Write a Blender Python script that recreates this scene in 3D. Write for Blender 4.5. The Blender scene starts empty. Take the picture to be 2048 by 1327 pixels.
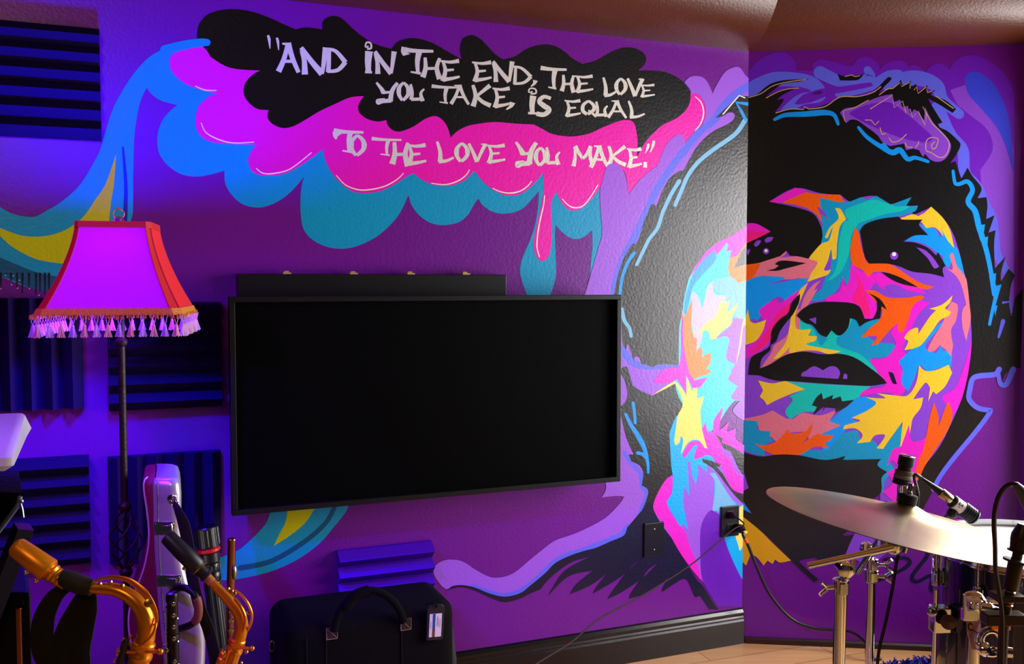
import bpy, bmesh, math, random
from mathutils import Vector, Matrix
from mathutils.geometry import tessellate_polygon
SC = bpy.context.scene
COL = SC.collection
random.seed(7)
V = Vector
R = math.radians

# ------------------------------------------------------------------ camera
F = 1900.0                       # focal length in pixels of the 2048 x 1327 frame
PITCH = R(2.92)
CAM_Z = 1.34
cam_data = bpy.data.cameras.new('camera')
cam_data.sensor_width = 36.0
cam_data.lens = 36.0 * F / 2048.0
cam_data.clip_start = 0.02
cam = bpy.data.objects.new('camera', cam_data)
cam.location = (0, 0, CAM_Z)
cam.rotation_euler = (math.pi / 2 - PITCH, 0, 0)
COL.objects.link(cam)
SC.camera = cam

# ------------------------------------------------------------------ world, lights, exposure
SC.view_settings.view_transform = 'Standard'
SC.view_settings.look = 'None'
SC.view_settings.gamma = 1.0
SC.view_settings.use_curve_mapping = False
SC.view_settings.exposure = 0.0
world = bpy.data.worlds.new('daylight_world')
SC.world = world
world.use_nodes = True
bg = world.node_tree.nodes['Background']
bg.inputs[0].default_value = (0.75, 0.88, 1.0, 1)
bg.inputs[1].default_value = 1.5

def area(name, loc, target, sx, sy, power, color, spread=180):
    d = bpy.data.lights.new(name, 'AREA')
    d.shape = 'RECTANGLE'
    d.size, d.size_y = sx, sy
    d.energy = power
    d.color = color
    d.spread = R(spread)
    o = bpy.data.objects.new(name, d)
    o.location = loc
    o.rotation_euler = (V(target) - V(loc)).to_track_quat('-Z', 'Y').to_euler()
    COL.objects.link(o)
    return o

# corner of the two painted walls and the directions of the walls
AN = R(22.3)
BN = R(6.6)
CN = R(55)
C0 = V((0.859, 3.495, 0))
A_DIR = V((math.cos(AN), math.sin(AN), 0)); A_N = V((math.sin(AN), -math.cos(AN), 0))
B_DIR = V((math.cos(BN), -math.sin(BN), 0)); B_N = V((-math.sin(BN), -math.cos(BN), 0))
C_DIR = V((math.cos(CN), -math.sin(CN), 0)); C_N = V((-math.sin(CN), -math.cos(CN), 0))
B_LEN = 0.965
C1 = C0 + B_DIR * B_LEN
C_LEN = 2.95
WINS = ((0.06, 1.36, 0.45, 2.0), (1.50, 2.80, 0.45, 2.0))      # windows in the right wall: from, to, bottom, top
for WIN, power in zip(WINS, (125, 66)):
    wc = C1 + C_DIR * ((WIN[0] + WIN[1]) / 2) + V((0, 0, (WIN[2] + WIN[3]) / 2)) - C_N * 0.16
    area('window_daylight', wc, wc + C_N, WIN[1] - WIN[0], WIN[3] - WIN[2], power, (1.0, 0.97, 0.95))
area('warm_fill_light', (-0.6, -0.9, 2.6), (-0.6, 0.6, 0.6), 0.5, 0.5, 12, (1.0, 0.62, 0.30))  # warm fill added behind the camera; no lamp is known there

sd = bpy.data.lights.new('blue_stage_light', 'SPOT')
sd.energy = 170; sd.color = (0.26, 0.01, 1.0); sd.spot_size = R(52); sd.spot_blend = 0.6; sd.shadow_soft_size = 0.06
so = bpy.data.objects.new('blue_stage_light', sd); so.location = (-1.35, 0.75, 2.35)
so.rotation_euler = (V((-0.72, 2.1, 0.85)) - V(so.location)).to_track_quat('-Z', 'Y').to_euler(); COL.objects.link(so)
# ------------------------------------------------------------------ pixel <-> place
def ray(x, y):
    u, v = x - 1024.0, 663.5 - y
    return V((u, F * math.cos(PITCH) + v * math.sin(PITCH), -F * math.sin(PITCH) + v * math.cos(PITCH)))
CAM = V((0, 0, CAM_Z))
def at(x, y, depth):
    d = ray(x, y)
    return CAM + d * (depth / d.y)
def on_plane(x, y, p0, n):
    d = ray(x, y)
    return CAM + d * ((p0 - CAM).dot(n) / d.dot(n))
def wa(x, y, off=0.0):            # (along, height) on the left painted wall
    p = on_plane(x, y, C0 + A_N * off, A_N)
    return ((p - C0).dot(A_DIR), p.z)
def wb(x, y, off=0.0):
    p = on_plane(x, y, C0 + B_N * off, B_N)
    return ((p - C0).dot(B_DIR), p.z)
def pa(s, z, off=0.0):
    return C0 + A_DIR * s + A_N * off + V((0, 0, z))
def pb(s, z, off=0.0):
    return C0 + B_DIR * s + B_N * off + V((0, 0, z))
def pc(s, z, off=0.0):
    return C1 + C_DIR * s + C_N * off + V((0, 0, z))

# ------------------------------------------------------------------ materials
def lin(c):
    return tuple(((v / 255) / 12.92 if v / 255 <= 0.04045 else ((v / 255 + 0.055) / 1.055) ** 2.4) for v in c[:3]) + (1,)
MATS = {}
def mat(name, rgb, rough=0.5, metal=0.0, spec=0.5, bump=0.0, bscale=60, var=0.0, coat=0.0, bdist=0.004, emit=None, estr=0):
    if name in MATS: return MATS[name]
    m = bpy.data.materials.new(name)
    m.use_nodes = True
    nt = m.node_tree
    b = nt.nodes['Principled BSDF']
    b.inputs['Base Color'].default_value = lin(rgb)
    b.inputs['Roughness'].default_value = rough
    b.inputs['Metallic'].default_value = metal
    b.inputs['Specular IOR Level'].default_value = spec
    b.inputs['Coat Weight'].default_value = coat
    if emit:
        b.inputs['Emission Color'].default_value = lin(emit)
        b.inputs['Emission Strength'].default_value = estr
    if bump or var:
        g = nt.nodes.new('ShaderNodeNewGeometry')
        n = nt.nodes.new('ShaderNodeTexNoise')
        n.inputs['Scale'].default_value = bscale
        n.inputs['Detail'].default_value = 3 if var else 0.8
        nt.links.new(g.outputs['Position'], n.inputs['Vector'])
        if bump:
            bp = nt.nodes.new('ShaderNodeBump')
            bp.inputs['Strength'].default_value = bump
            bp.inputs['Distance'].default_value = bdist
            nt.links.new(n.outputs['Fac'], bp.inputs['Height'])
            nt.links.new(bp.outputs['Normal'], b.inputs['Normal'])
        if var:
            mx = nt.nodes.new('ShaderNodeMixRGB')
            mx.blend_type = 'MULTIPLY'
            mx.inputs[0].default_value = var
            mx.inputs[1].default_value = lin(rgb)
            nt.links.new(n.outputs['Fac'], mx.inputs[2])
            nt.links.new(mx.outputs[0], b.inputs['Base Color'])
    MATS[name] = m
    return m

def paint(name, rgb, rough=0.34, spec=0.55):
    """wall paint over an orange-peel plaster"""
    if name == 'black': rough, spec = 0.31, 0.8
    return mat('paint_' + name, rgb, rough=rough, spec=spec, bump=0.5, bscale=110, bdist=0.001)

PAL = dict(
    purple=(112, 5, 143), pink=(246, 6, 182), teal=(0, 156, 206), black=(3, 1, 4), navy=(4, 1, 46),
    white=(250, 244, 232), silver=(234, 228, 216), lilac=(164, 92, 232), peri=(100, 104, 246), sky=(0, 156, 252),
    aqua=(50, 212, 226), ltblue=(120, 190, 232), yellow=(250, 206, 44), lemon=(250, 228, 104), orange=(250, 92, 0),
    peach=(246, 136, 60), salmon=(232, 118, 142), palepink=(254, 186, 224), turq=(0, 202, 190), magenta=(246, 22, 212),
    violet=(140, 66, 214), royal=(56, 66, 224), dteal=(0, 88, 130), cyan=(0, 182, 248), rose=(255, 20, 140),
    ylw=(214, 204, 0), mustard=(236, 180, 0), plum=(84, 0, 124), gold=(206, 170, 122), grape=(112, 20, 196), dblue=(0, 30, 178))
def pm(k):
    if k == 'silver':
        return mat('paint_silver', PAL[k], rough=0.38, metal=0.15, bump=0.6, bscale=160, bdist=0.0015)
    return paint(k, PAL[k])

# ------------------------------------------------------------------ mesh building
class MB:
    def __init__(self):
        self.v = []; self.f = []; self.mi = []; self.m = 0
    def add(self, vs, fs):
        o = len(self.v)
        self.v += [V(p) for p in vs]
        for f in fs:
            self.f.append([i + o for i in f]); self.mi.append(self.m)
        return self
    def box(self, c, size, rot=None):
        hx, hy, hz = size[0] / 2, size[1] / 2, size[2] / 2
        ps = [V((sx * hx, sy * hy, sz * hz)) for sz in (-1, 1) for sy in (-1, 1) for sx in (-1, 1)]
        if rot is not None: ps = [rot @ p for p in ps]
        return self.add([V(c) + p for p in ps], [(0, 2, 3, 1), (4, 5, 7, 6), (0, 1, 5, 4), (2, 6, 7, 3), (0, 4, 6, 2), (1, 3, 7, 5)])
    def rings(self, rs, cap=True, closed=False):
        n = len(rs[0]); vs = [p for r in rs for p in r]; fs = []
        k = len(rs)
        for i in range(k if closed else k - 1):
            a, b = i * n, ((i + 1) % k) * n
            for j in range(n):
                fs.append((a + j, a + (j + 1) % n, b + (j + 1) % n, b + j))
        if cap and not closed:
            fs.append(tuple(range(n))[::-1]); fs.append(tuple((k - 1) * n + j for j in range(n)))
        return self.add(vs, fs)
    def tube(self, pts, r, seg=12, closed=False, flat=1.0, up=None, cap=True):
        pts = [V(p) for p in pts]; n = len(pts)
        rr = r if isinstance(r, (list, tuple)) else [r] * n
        rs = []; u = None
        for i, p in enumerate(pts):
            if closed: t = pts[(i + 1) % n] - pts[i - 1]
            else: t = pts[min(i + 1, n - 1)] - pts[max(i - 1, 0)]
            t = t.normalized()
            if u is None:
                u = V(up) if up is not None else (V((0, 0, 1)) if abs(t.z) < 0.9 else V((1, 0, 0)))
            u = (u - t * u.dot(t)).normalized()
            w = t.cross(u)
            rs.append([p + (u * math.cos(a) * flat + w * math.sin(a)) * rr[i] for a in (2 * math.pi * k / seg for k in range(seg))])
        return self.rings(rs, cap=cap, closed=closed)
    def lathe(self, o, axis, prof, seg=24, cap=True):
        """prof: (distance along axis, radius)"""
        o = V(o); t = V(axis).normalized()
        u = V((0, 0, 1)) if abs(t.z) < 0.9 else V((1, 0, 0))
        u = (u - t * u.dot(t)).normalized(); w = t.cross(u)
        rs = [[o + t * h + (u * math.cos(a) + w * math.sin(a)) * max(r, 1e-5) for a in (2 * math.pi * k / seg for k in range(seg))] for h, r in prof]
        return self.rings(rs, cap=cap)
    def ball(self, c, r, seg=16, sc=(1, 1, 1)):
        rs = []
        m = seg // 2
        for i in range(m + 1):
            a = math.pi * i / m
            rs.append([V(c) + V((max(math.sin(a), 1e-4) * math.cos(b) * r * sc[0], max(math.sin(a), 1e-4) * math.sin(b) * r * sc[1], -math.cos(a) * r * sc[2])) for b in (2 * math.pi * k / seg for k in range(seg))])
        return self.rings(rs)
    def prism(self, poly, d):
        """poly: list of 3-D points, extruded by vector d"""
        n = len(poly); d = V(d)
        fs = [tuple(range(n))[::-1], tuple(range(n, 2 * n))] + [(i, (i + 1) % n, n + (i + 1) % n, n + i) for i in range(n)]
        return self.add([V(p) for p in poly] + [V(p) + d for p in poly], fs)
    def poly(self, pts):
        t = tessellate_polygon([pts])
        return self.add(pts, t)

LOC = {}
def tag(o, label=None, cat=None, group=None, kind=None):
    if label: o['label'] = label
    if cat: o['category'] = cat
    if group: o['group'] = group
    if kind: o['kind'] = kind
    return o
def thing(name, label, cat, loc, group=None):
    o = bpy.data.objects.new(name, None)
    o.empty_display_size = 0.05
    o.location = loc
    COL.objects.link(o)
    LOC[o.name] = V(loc)
    return tag(o, label, cat, group)
def ob(name, mb, m, parent=None, smooth=True, bevel=0.0, label=None, angle=40, sub=0):
    me = bpy.data.meshes.new(name)
    if parent is not None: loc = LOC[parent.name]
    else:
        zs = min(p.z for p in mb.v)
        c = V((0, 0, 0))
        for p in mb.v: c += p
        c /= len(mb.v); loc = V((c.x, c.y, zs))
    me.from_pydata([p - loc for p in mb.v], [], mb.f)
    ms = m if isinstance(m, list) else [m]
    for x in ms: me.materials.append(x)
    if len(ms) > 1: me.polygons.foreach_set('material_index', mb.mi)
    bm = bmesh.new(); bm.from_mesh(me)
    if not getattr(mb, 'keep', False): bmesh.ops.recalc_face_normals(bm, faces=bm.faces)
    bm.to_mesh(me); bm.free()
    o = bpy.data.objects.new(name, me)
    COL.objects.link(o)
    if parent is not None:
        o.parent = parent; LOC[o.name] = loc
    else:
        o.location = loc; LOC[o.name] = loc
    if bevel:
        b = o.modifiers.new('bevel', 'BEVEL'); b.width = bevel; b.segments = 3; b.limit_method = 'ANGLE'; b.angle_limit = R(35)
    if sub:
        s = o.modifiers.new('subdivision', 'SUBSURF'); s.levels = sub; s.render_levels = sub
    if smooth:
        me.polygons.foreach_set('use_smooth', [True] * len(me.polygons))
        if hasattr(me, 'set_sharp_from_angle'): me.set_sharp_from_angle(angle=R(angle))
    if label: o['label'] = label
    return o
def struct(name, mb, m, parent=None, smooth=False, **k):
    o = ob(name, mb, m, parent, smooth=smooth, **k)
    if parent is None: o['kind'] = 'structure'
    return o

def cr(pts, n=8, closed=False):
    """Catmull-Rom through points (any dimension)"""
    pts = [V(p) for p in pts]; k = len(pts); out = []
    for i in range(k if closed else k - 1):
        p1, p2 = pts[i], pts[(i + 1) % k]
        p0 = pts[i - 1] if (closed or i > 0) else p1
        p3 = pts[(i + 2) % k] if (closed or i + 2 < k) else p2
        for j in range(n):
            t = j / n
            out.append(0.5 * ((2 * p1) + (p2 - p0) * t + (2 * p0 - 5 * p1 + 4 * p2 - p3) * t * t + (3 * p1 - p0 - 3 * p2 + p3) * t ** 3))
    if not closed: out.append(pts[-1])
    return out
def parse(s):
    out = []
    for tok in s.split():
        c = tok.endswith('!')
        x, y = tok.rstrip('!').split(',')
        out.append((float(x), float(y), c))
    return out
def outline(s, n=5, closed=True):
    """pixel outline: points are smooth unless marked with ! (a corner)"""
    p = parse(s); k = len(p); out = []
    for i in range(k if closed else k - 1):
        a, b = p[i], p[(i + 1) % k]
        p1, p2 = V(a[:2]), V(b[:2])
        z = p[i - 1] if (closed or i > 0) else a
        w = p[(i + 2) % k] if (closed or i + 2 < k) else b
        p0 = p1 if a[2] else V(z[:2])
        p3 = p2 if b[2] else V(w[:2])
        m1 = (p2 - p0) * 0.5; m2 = (p3 - p1) * 0.5
        L = (p2 - p1).length
        for m in (m1, m2):
            if m.length > L * 1.1: m *= L * 1.1 / m.length
        q = 1 if (a[2] and b[2]) else n
        for j in range(q):
            t = j / q
            h1 = 2*t**3 - 3*t*t + 1; h2 = t**3 - 2*t*t + t; h3 = -2*t**3 + 3*t*t; h4 = t**3 - t*t
            out.append(p1 * h1 + m1 * h2 + p2 * h3 + m2 * h4)
    if not closed: out.append(V(p[-1][:2]))
    return out
def ribbon2d(pts, w0, w1=None, wm=None):
    """a stroke in pixels as an outline; widths at start, end (and middle)"""
    w1 = w0 if w1 is None else w1
    n = len(pts); L, Rr = [], []
    for i, p in enumerate(pts):
        t = pts[min(i + 1, n - 1)] - pts[max(i - 1, 0)]
        if t.length < 1e-6: t = V((1, 0))
        t = t.normalized(); q = V((-t.y, t.x)); f = i / max(n - 1, 1)
        w = w0 + (w1 - w0) * f
        if wm is not None:
            w = w0 + (wm - w0) * f * 2 if f < .5 else wm + (w1 - wm) * (f * 2 - 1)
        L.append(p + q * w / 2); Rr.append(p - q * w / 2)
    return L, Rr

class Paint:
    """flat coats of paint on one wall, each a hair above the last"""
    def __init__(self, proj, place, sign, base=0.0004):
        self.proj, self.place, self.sign = proj, place, sign
        self.off = base; self.mb = {}
    def clip(self, P):
        out = []
        for i in range(len(P)):
            a, b = P[i], P[(i + 1) % len(P)]
            ia, ib = a[0] * self.sign >= 0, b[0] * self.sign >= 0
            if ia: out.append(a)
            if ia != ib:
                t = a[0] / (a[0] - b[0])
                out.append((0.0, a[1] + (b[1] - a[1]) * t))
        return out
    def face(self, pts2, layer, color):
        P = [self.proj(p[0], p[1]) for p in pts2]
        P = self.clip(P)
        if len(P) < 3: return
        g, cols = self.mb.setdefault(layer, (MB(), []))
        if color not in cols: cols.append(color)
        g.m = cols.index(color); g.keep = True
        pts = [self.place(s, z, self.off) for s, z in P]
        tri = tessellate_polygon([pts])
        n = self.place(0, 0, 1) - self.place(0, 0, 0)
        fs = []
        for a, b, c in tri:
            fs.append((a, b, c) if (pts[b] - pts[a]).cross(pts[c] - pts[a]).dot(n) > 0 else (a, c, b))
        g.add(pts, fs)
    def fill(self, layer, color, s, n=5):
        self.off += 0.000012 if layer != "painted_lettering" else 0.000003
        self.face(outline(s, n), layer, color)
    def stroke(self, layer, color, s, w0, w1=None, wm=None, n=5):
        self.off += 0.000012 if layer != "painted_lettering" else 0.000003
        L, Rr = ribbon2d(outline(s, n, closed=False), w0, w1, wm)
        for i in range(len(L) - 1):
            self.face([L[i], L[i + 1], Rr[i + 1], Rr[i]], layer, color)
        if max(w0, w1 or w0) >= 6 and layer != 'painted_lettering':     # round ends
            for a, b in ((L[0], Rr[0]), (L[-1], Rr[-1])):
                c, r = (a + b) / 2, (a - b).length / 2
                self.off += 0.000003
                if r > 1.5: self.face([c + V((math.cos(t), math.sin(t))) * r for t in (math.pi * k / 6 for k in range(12))], layer, color)
    def build(self, parent, labels):
        for layer, (g, cols) in self.mb.items():
            ob(layer, g, [pm(c) for c in cols], parent, smooth=False, label=labels.get(layer))
# ------------------------------------------------------------------ the room
WALL_TOP = 2.18
CEIL = 2.75
A_LEN = 3.7
wallp = paint('purple', PAL['purple'])
plainw = mat('plain_purple_wall', (22, 8, 28), rough=0.6)
def wall(name, p, q, z0, z1, m, n, th=0.1):
    mb = MB()
    n = V(n) * th
    mb.prism([V((p.x, p.y, z0)), V((q.x, q.y, z0)), V((q.x, q.y, z1)), V((p.x, p.y, z1))], -n)
    return struct(name, mb, m)
AL = C0 - A_DIR * A_LEN
wall_a = wall('wall_back_left', AL, C0, 0, CEIL, wallp, A_N)
wall_b = wall('wall_back', C0, C1, 0, CEIL, wallp, B_N)
# right wall with the window opening
mb = MB()
def cpanel(s0, s1, z0, z1):
    mb.prism([pc(s0, z0), pc(s1, z0), pc(s1, z1), pc(s0, z1)], -C_N * 0.1)
W1, W2 = WINS
cpanel(0, W1[0], 0, CEIL); cpanel(W1[1], W2[0], 0, CEIL); cpanel(W2[1], C_LEN, 0, CEIL)
for W in WINS:
    cpanel(W[0], W[1], 0, W[2]); cpanel(W[0], W[1], W[3], CEIL)
wall_c = struct('wall_right', mb, wallp)
C2 = C1 + C_DIR * C_LEN
BACK = -2.4
XL, XR = AL.x - 0.05, 4.0
wall('wall_left', V((AL.x, BACK, 0)), V((AL.x, AL.y, 0)), 0, CEIL, plainw, (1, 0, 0))
wall('wall_front', V((XR, BACK, 0)), V((AL.x, BACK, 0)), 0, CEIL, plainw, (0, 1, 0))
wall('wall_right_front', C2, V((XR, C2.y - 0.6, 0)), 0, CEIL, plainw, V((-0.7, -0.7, 0)).normalized())
wall('wall_far_right', V((XR, C2.y - 0.6, 0)), V((XR, BACK, 0)), 0, CEIL, plainw, (-1, 0, 0))
mb = MB(); mb.prism([V((XL - .2, BACK - .2, 0)), V((XR + .2, BACK - .2, 0)), V((XR + .2, 4.2, 0)), V((XL - .2, 4.2, 0))], (0, 0, -0.1))
floor = struct('floor', mb, None or mat('tmp', (200, 150, 90)))
mb = MB(); mb.prism([V((XL - .2, BACK - .2, CEIL)), V((XR + .2, BACK - .2, CEIL)), V((XR + .2, 4.2, CEIL)), V((XL - .2, 4.2, CEIL))], (0, 0, 0.1))
struct('ceiling', mb, mat('ceiling_brown', (44, 22, 10), rough=0.7))
# maple planks running along the floor
fm = bpy.data.materials.new('maple_planks'); fm.use_nodes = True
nt = fm.node_tree; b = nt.nodes['Principled BSDF']
g = nt.nodes.new('ShaderNodeNewGeometry'); mp = nt.nodes.new('ShaderNodeMapping')
mp.inputs['Rotation'].default_value = (0, 0, R(-20))
br = nt.nodes.new('ShaderNodeTexBrick')
br.inputs['Color1'].default_value = lin((238, 188, 118)); br.inputs['Color2'].default_value = lin((222, 164, 94))
br.inputs['Mortar'].default_value = lin((120, 80, 44)); br.inputs['Scale'].default_value = 1.0
br.inputs['Mortar Size'].default_value = 0.0015; br.inputs['Brick Width'].default_value = 0.9; br.inputs['Row Height'].default_value = 0.125
nz = nt.nodes.new('ShaderNodeTexNoise'); nz.inputs['Scale'].default_value = 3.0; nz.inputs['Detail'].default_value = 6
mp2 = nt.nodes.new('ShaderNodeMapping'); mp2.inputs['Rotation'].default_value = (0, 0, R(-20)); mp2.inputs['Scale'].default_value = (1.2, 14, 1)
mx = nt.nodes.new('ShaderNodeMixRGB'); mx.blend_type = 'MULTIPLY'; mx.inputs[0].default_value = 0.35
nt.links.new(g.outputs['Position'], mp.inputs[0]); nt.links.new(mp.outputs[0], br.inputs['Vector'])
nt.links.new(g.outputs['Position'], mp2.inputs[0]); nt.links.new(mp2.outputs[0], nz.inputs['Vector'])
nt.links.new(br.outputs['Color'], mx.inputs[1]); nt.links.new(nz.outputs['Fac'], mx.inputs[2])
nt.links.new(mx.outputs[0], b.inputs['Base Color']); b.inputs['Roughness'].default_value = 0.35
floor.data.materials[0] = fm
# window frame and pane
gm = bpy.data.materials.new('window_glass'); gm.use_nodes = True
nt = gm.node_tree; nt.nodes.remove(nt.nodes['Principled BSDF'])
tr = nt.nodes.new('ShaderNodeBsdfTransparent'); gl = nt.nodes.new('ShaderNodeBsdfGlossy'); gl.inputs['Roughness'].default_value = 0.02
mxs = nt.nodes.new('ShaderNodeMixShader'); mxs.inputs[0].default_value = 0.06
nt.links.new(tr.outputs[0], mxs.inputs[1]); nt.links.new(gl.outputs[0], mxs.inputs[2]); nt.links.new(mxs.outputs[0], nt.nodes['Material Output'].inputs[0])
for wn, WIN in enumerate(WINS, 1):
    s0, s1, z0, z1 = WIN
    mb = MB()
    mb.prism([pc(s0, z0, -.04), pc(s1, z0, -.04), pc(s1, z1, -.04), pc(s0, z1, -.04)], -C_N * 0.006)
    win = struct('window_%d' % wn, mb, gm)
    mb = MB(); w = 0.035
    for q in ((s0, s0 + w, z0, z1), (s1 - w, s1, z0, z1), (s0, s1, z0, z0 + w), (s0, s1, z1 - w, z1), ((s0 + s1) / 2 - .015, (s0 + s1) / 2 + .015, z0, z1)):
        mb.prism([pc(q[0], q[2], .012), pc(q[1], q[2], .012), pc(q[1], q[3], .012), pc(q[0], q[3], .012)], -C_N * 0.045)
    ob('window_frame', mb, mat('white_frame', (225, 224, 222), rough=0.4), win, smooth=False)
# rounded brown soffit above the walls, mitred where the walls bend
soff = mat('brown_soffit', (88, 38, 4), rough=0.34, spec=0.5, bump=0.5, bscale=120, bdist=0.0015, var=0.3)
def soffit(name, p, q, np, nq, r=0.30):
    rs = []
    for i in range(15):
        a = math.pi / 2 * i / 14
        o, h = r * math.sin(a), WALL_TOP + r * (1 - math.cos(a)) * 0.9
        rs.append((o, h))
    rs.append((r, CEIL))
    vs, fs = [], []
    for o, h in rs:
        vs += [V((p.x, p.y, h)) + np * o, V((q.x, q.y, h)) + nq * o]
    for i in range(len(rs) - 1):
        fs.append((2 * i, 2 * i + 1, 2 * i + 3, 2 * i + 2))
    n = len(vs)
    vs += [V((p.x, p.y, CEIL)), V((q.x, q.y, CEIL)), V((p.x, p.y, WALL_TOP)), V((q.x, q.y, WALL_TOP))]
    fs += [(n - 2, n - 1, n + 1, n), (n, n + 1, n + 3, n + 2)]
    fs += [tuple([2 * i for i in range(len(rs))] + [n]), tuple([2 * i + 1 for i in range(len(rs))] + [n + 1])]
    m = MB(); m.add(vs, fs)
    return struct(name, m, soff, smooth=True, angle=50)
def mitre(n1, n2):
    m = (n1 + n2).normalized(); return m / m.dot(n1)
soffit('trim_1', AL, C0, A_N, mitre(A_N, B_N))
soffit('trim_2', C0, C1, mitre(A_N, B_N), mitre(B_N, C_N))
soffit('trim_3', C1, C2, mitre(B_N, C_N), C_N)
# baseboards
gloss_black = mat('black_gloss_trim', (10, 10, 14), rough=0.22, spec=0.6)
prof = [(0, 0), (0.016, 0), (0.016, 0.085), (0.013, 0.092), (0.013, 0.098), (0.010, 0.104), (0.013, 0.110), (0.013, 0.117), (0.006, 0.127), (0, 0.131)]
def base(name, p, q, n, prof, m):
    mb = MB()
    k = len(prof)
    vs = [V((p.x, p.y, h)) + n * o for o, h in prof] + [V((q.x, q.y, h)) + n * o for o, h in prof]
    mb.add(vs, [tuple(range(k)), tuple(range(k, 2 * k))] + [(i, (i + 1) % k, k + (i + 1) % k, k + i) for i in range(k)])
    return struct(name, mb, m)
base('baseboard_back_left', AL, C0, A_N, prof, gloss_black)
base('baseboard_back', C0 + B_DIR * .012, C1, B_N, [(0, 0), (0.014, 0), (0.012, 0.016), (0.004, 0.022), (0, 0.022)], mat('brown_shoe', (46, 22, 14), rough=0.4))
# ------------------------------------------------------------------ the mural: coats of paint on the two walls
A = Paint(wa, pa, -1)
B = Paint(wb, pb, 1)
# --- ribbon and drips behind the cloud
rb = 'painted_ribbon'
cl = 'painted_cloud'
A.fill(rb, 'teal', "424,84 400,78 370,83 330,97 300,113 275,138 255,165 240,190 225,220 212,260 200,300 190,320 170,355 150,380 120,405 95,420 70,433 45,432 20,425 -10,408! -10,548! 20,560 60,575 120,580 190,540 230,490 262,440 266,400 266,350 267,320 268,280 272,245 280,205 293,175! 305,190 325,202 355,210! 340,222 325,240 316,265 315,290 320,310 335,330 360,347 390,353 420,349 449,341! 450,365 460,385 480,405 505,414 530,413 560,400 585,380 608,353! 602,380 601,420 606,455 620,475 645,490 675,497 710,493 750,475 780,450 800,425 817,390! 823,410 838,430 860,445 885,450 915,445 935,430 950,405 957,397! 965,410 985,423 1010,427 1040,420 1062,400 1077,382! 1077,400 1072,440 1060,480 1045,515 1040,540 1045,565 1058,600! 1097,600! 1110,560 1112,530 1110,490 1110,460 1111,449! 1125,465 1145,477 1165,475 1184,460! 1185,490 1182,520 1180,552! 1190,520 1198,490 1206,465 1202,430 1200,400 1200,330! 1100,200! 600,200! 440,140!")
A.fill(rb, 'dteal', "-10,510! 30,527 70,543 115,553! 160,560! 140,600! 105,585 60,575 25,560 -10,548!")
for x, y in ((2, 577), (12, 552), (22, 566), (34, 578), (45, 590), (58, 578), (72, 592), (80, 586), (90, 592), (98, 588)):
    A.stroke(rb, 'navy', "%f,545! %f,%f!" % (x, x, y - 4), 5, 2)
for x, y in ((2, 577), (11, 550), (27, 551), (23, 569), (39, 560), (35, 576), (59, 577), (78, 590)):
    A.stroke(rb, 'white', "%f,%f! %f,%f!" % (x - 1, y, x + 1, y), 2)
A.fill(rb, 'ylw', "232,308! 225,330 210,370 190,400 165,435 130,460 100,470 70,473 40,470 -10,452! -10,462! 20,490 50,508 80,520 125,527! 175,520 205,490 217,445 222,405 228,365")
A.stroke(rb, 'dblue', "246,295 249,330 252,380 250,445", 4, 9)
A.fill(rb, 'teal', "545,1005! 700,1000! 692,1022 670,1050 640,1085 600,1115 560,1135 520,1148 470,1158 430,1160! 430,1118! 475,1100 500,1080 520,1060 535,1040")
A.fill(rb, 'ylw', "577,1000! 636,1000! 628,1018 610,1045 580,1070 547,1091! 560,1065 572,1040")
A.stroke(rb, 'dteal', "672,1005 655,1040 625,1070 590,1095 550,1118 520,1128 480,1135", 9, 11)
# --- pink cloud, black cloud
A.fill(cl, 'pink', "420,92! 400,91 370,95 345,108 338,125 343,142 360,160 380,172 410,182 434,187! 415,195 398,212 391,235 393,258 405,275 425,284 460,288 514,289! 505,298 497,315 498,330 505,343 520,350 545,351 575,345 610,325 646,298! 649,315 660,340 680,365 705,382 730,386 760,382 790,368 810,355 827,346! 845,360 870,370 900,371 925,363 940,350 949,341! 965,362 990,382 1015,391 1040,388 1065,370 1086,345! 1087,360 1086,390 1080,420 1071,460 1067,485 1070,507 1080,521 1090,520 1098,510 1103,480 1102,430 1102,405 1108,390 1113,384! 1120,400 1130,413 1145,421 1165,415 1185,395 1200,375! 1230,330! 1250,345 1257,388! 1272,368 1295,345 1315,330 1322,310 1335,285 1350,272 1363,270 1370,285 1367,298! 1385,275 1402,255 1410,230 1408,205 1395,188 1380,186! 1200,150! 800,120! 560,120! 440,100!")
A.fill(cl, 'black', "394,75 396,55 404,40 418,28 445,20 475,19 505,24 540,36 570,50 592,59! 612,55 645,59! 645,45 655,35 670,32 685,38 705,57 725,73 750,88 783,98! 795,84 815,77 835,77 865,86 895,103 924,119! 920,100 924,80 935,72 948,71 962,79 975,92 990,108 1006,119! 1030,113 1050,100 1070,92 1090,89 1110,92 1130,104 1145,117 1165,128! 1190,122 1215,108 1240,97 1262,95 1282,102 1292,115 1288,130 1275,141! 1300,141 1330,144 1355,155 1372,170 1381,190 1375,215 1355,235 1325,250 1305,268 1290,285 1273,316! 1275,290 1273,265 1267,245 1255,240 1235,243 1205,255 1175,268 1140,273 1105,268 1085,258 1068,249! 1030,247 990,244 960,247 935,252 915,262 901,275! 895,255 885,240 870,232 850,238 825,254 800,263 785,260 775,250 773,240! 755,243 735,238 720,227 716,215 720,203 728,192! 700,195 670,208 640,222 610,240 585,253 565,256 545,248 535,235 537,220! 515,218 497,205 488,190 488,172 497,157 510,146 521,141! 480,139 450,132 420,113! 418,108 408,95 394,85")
A.stroke(rb, 'teal', "330,100 370,90 402,85 414,85", 20, 14)
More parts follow.
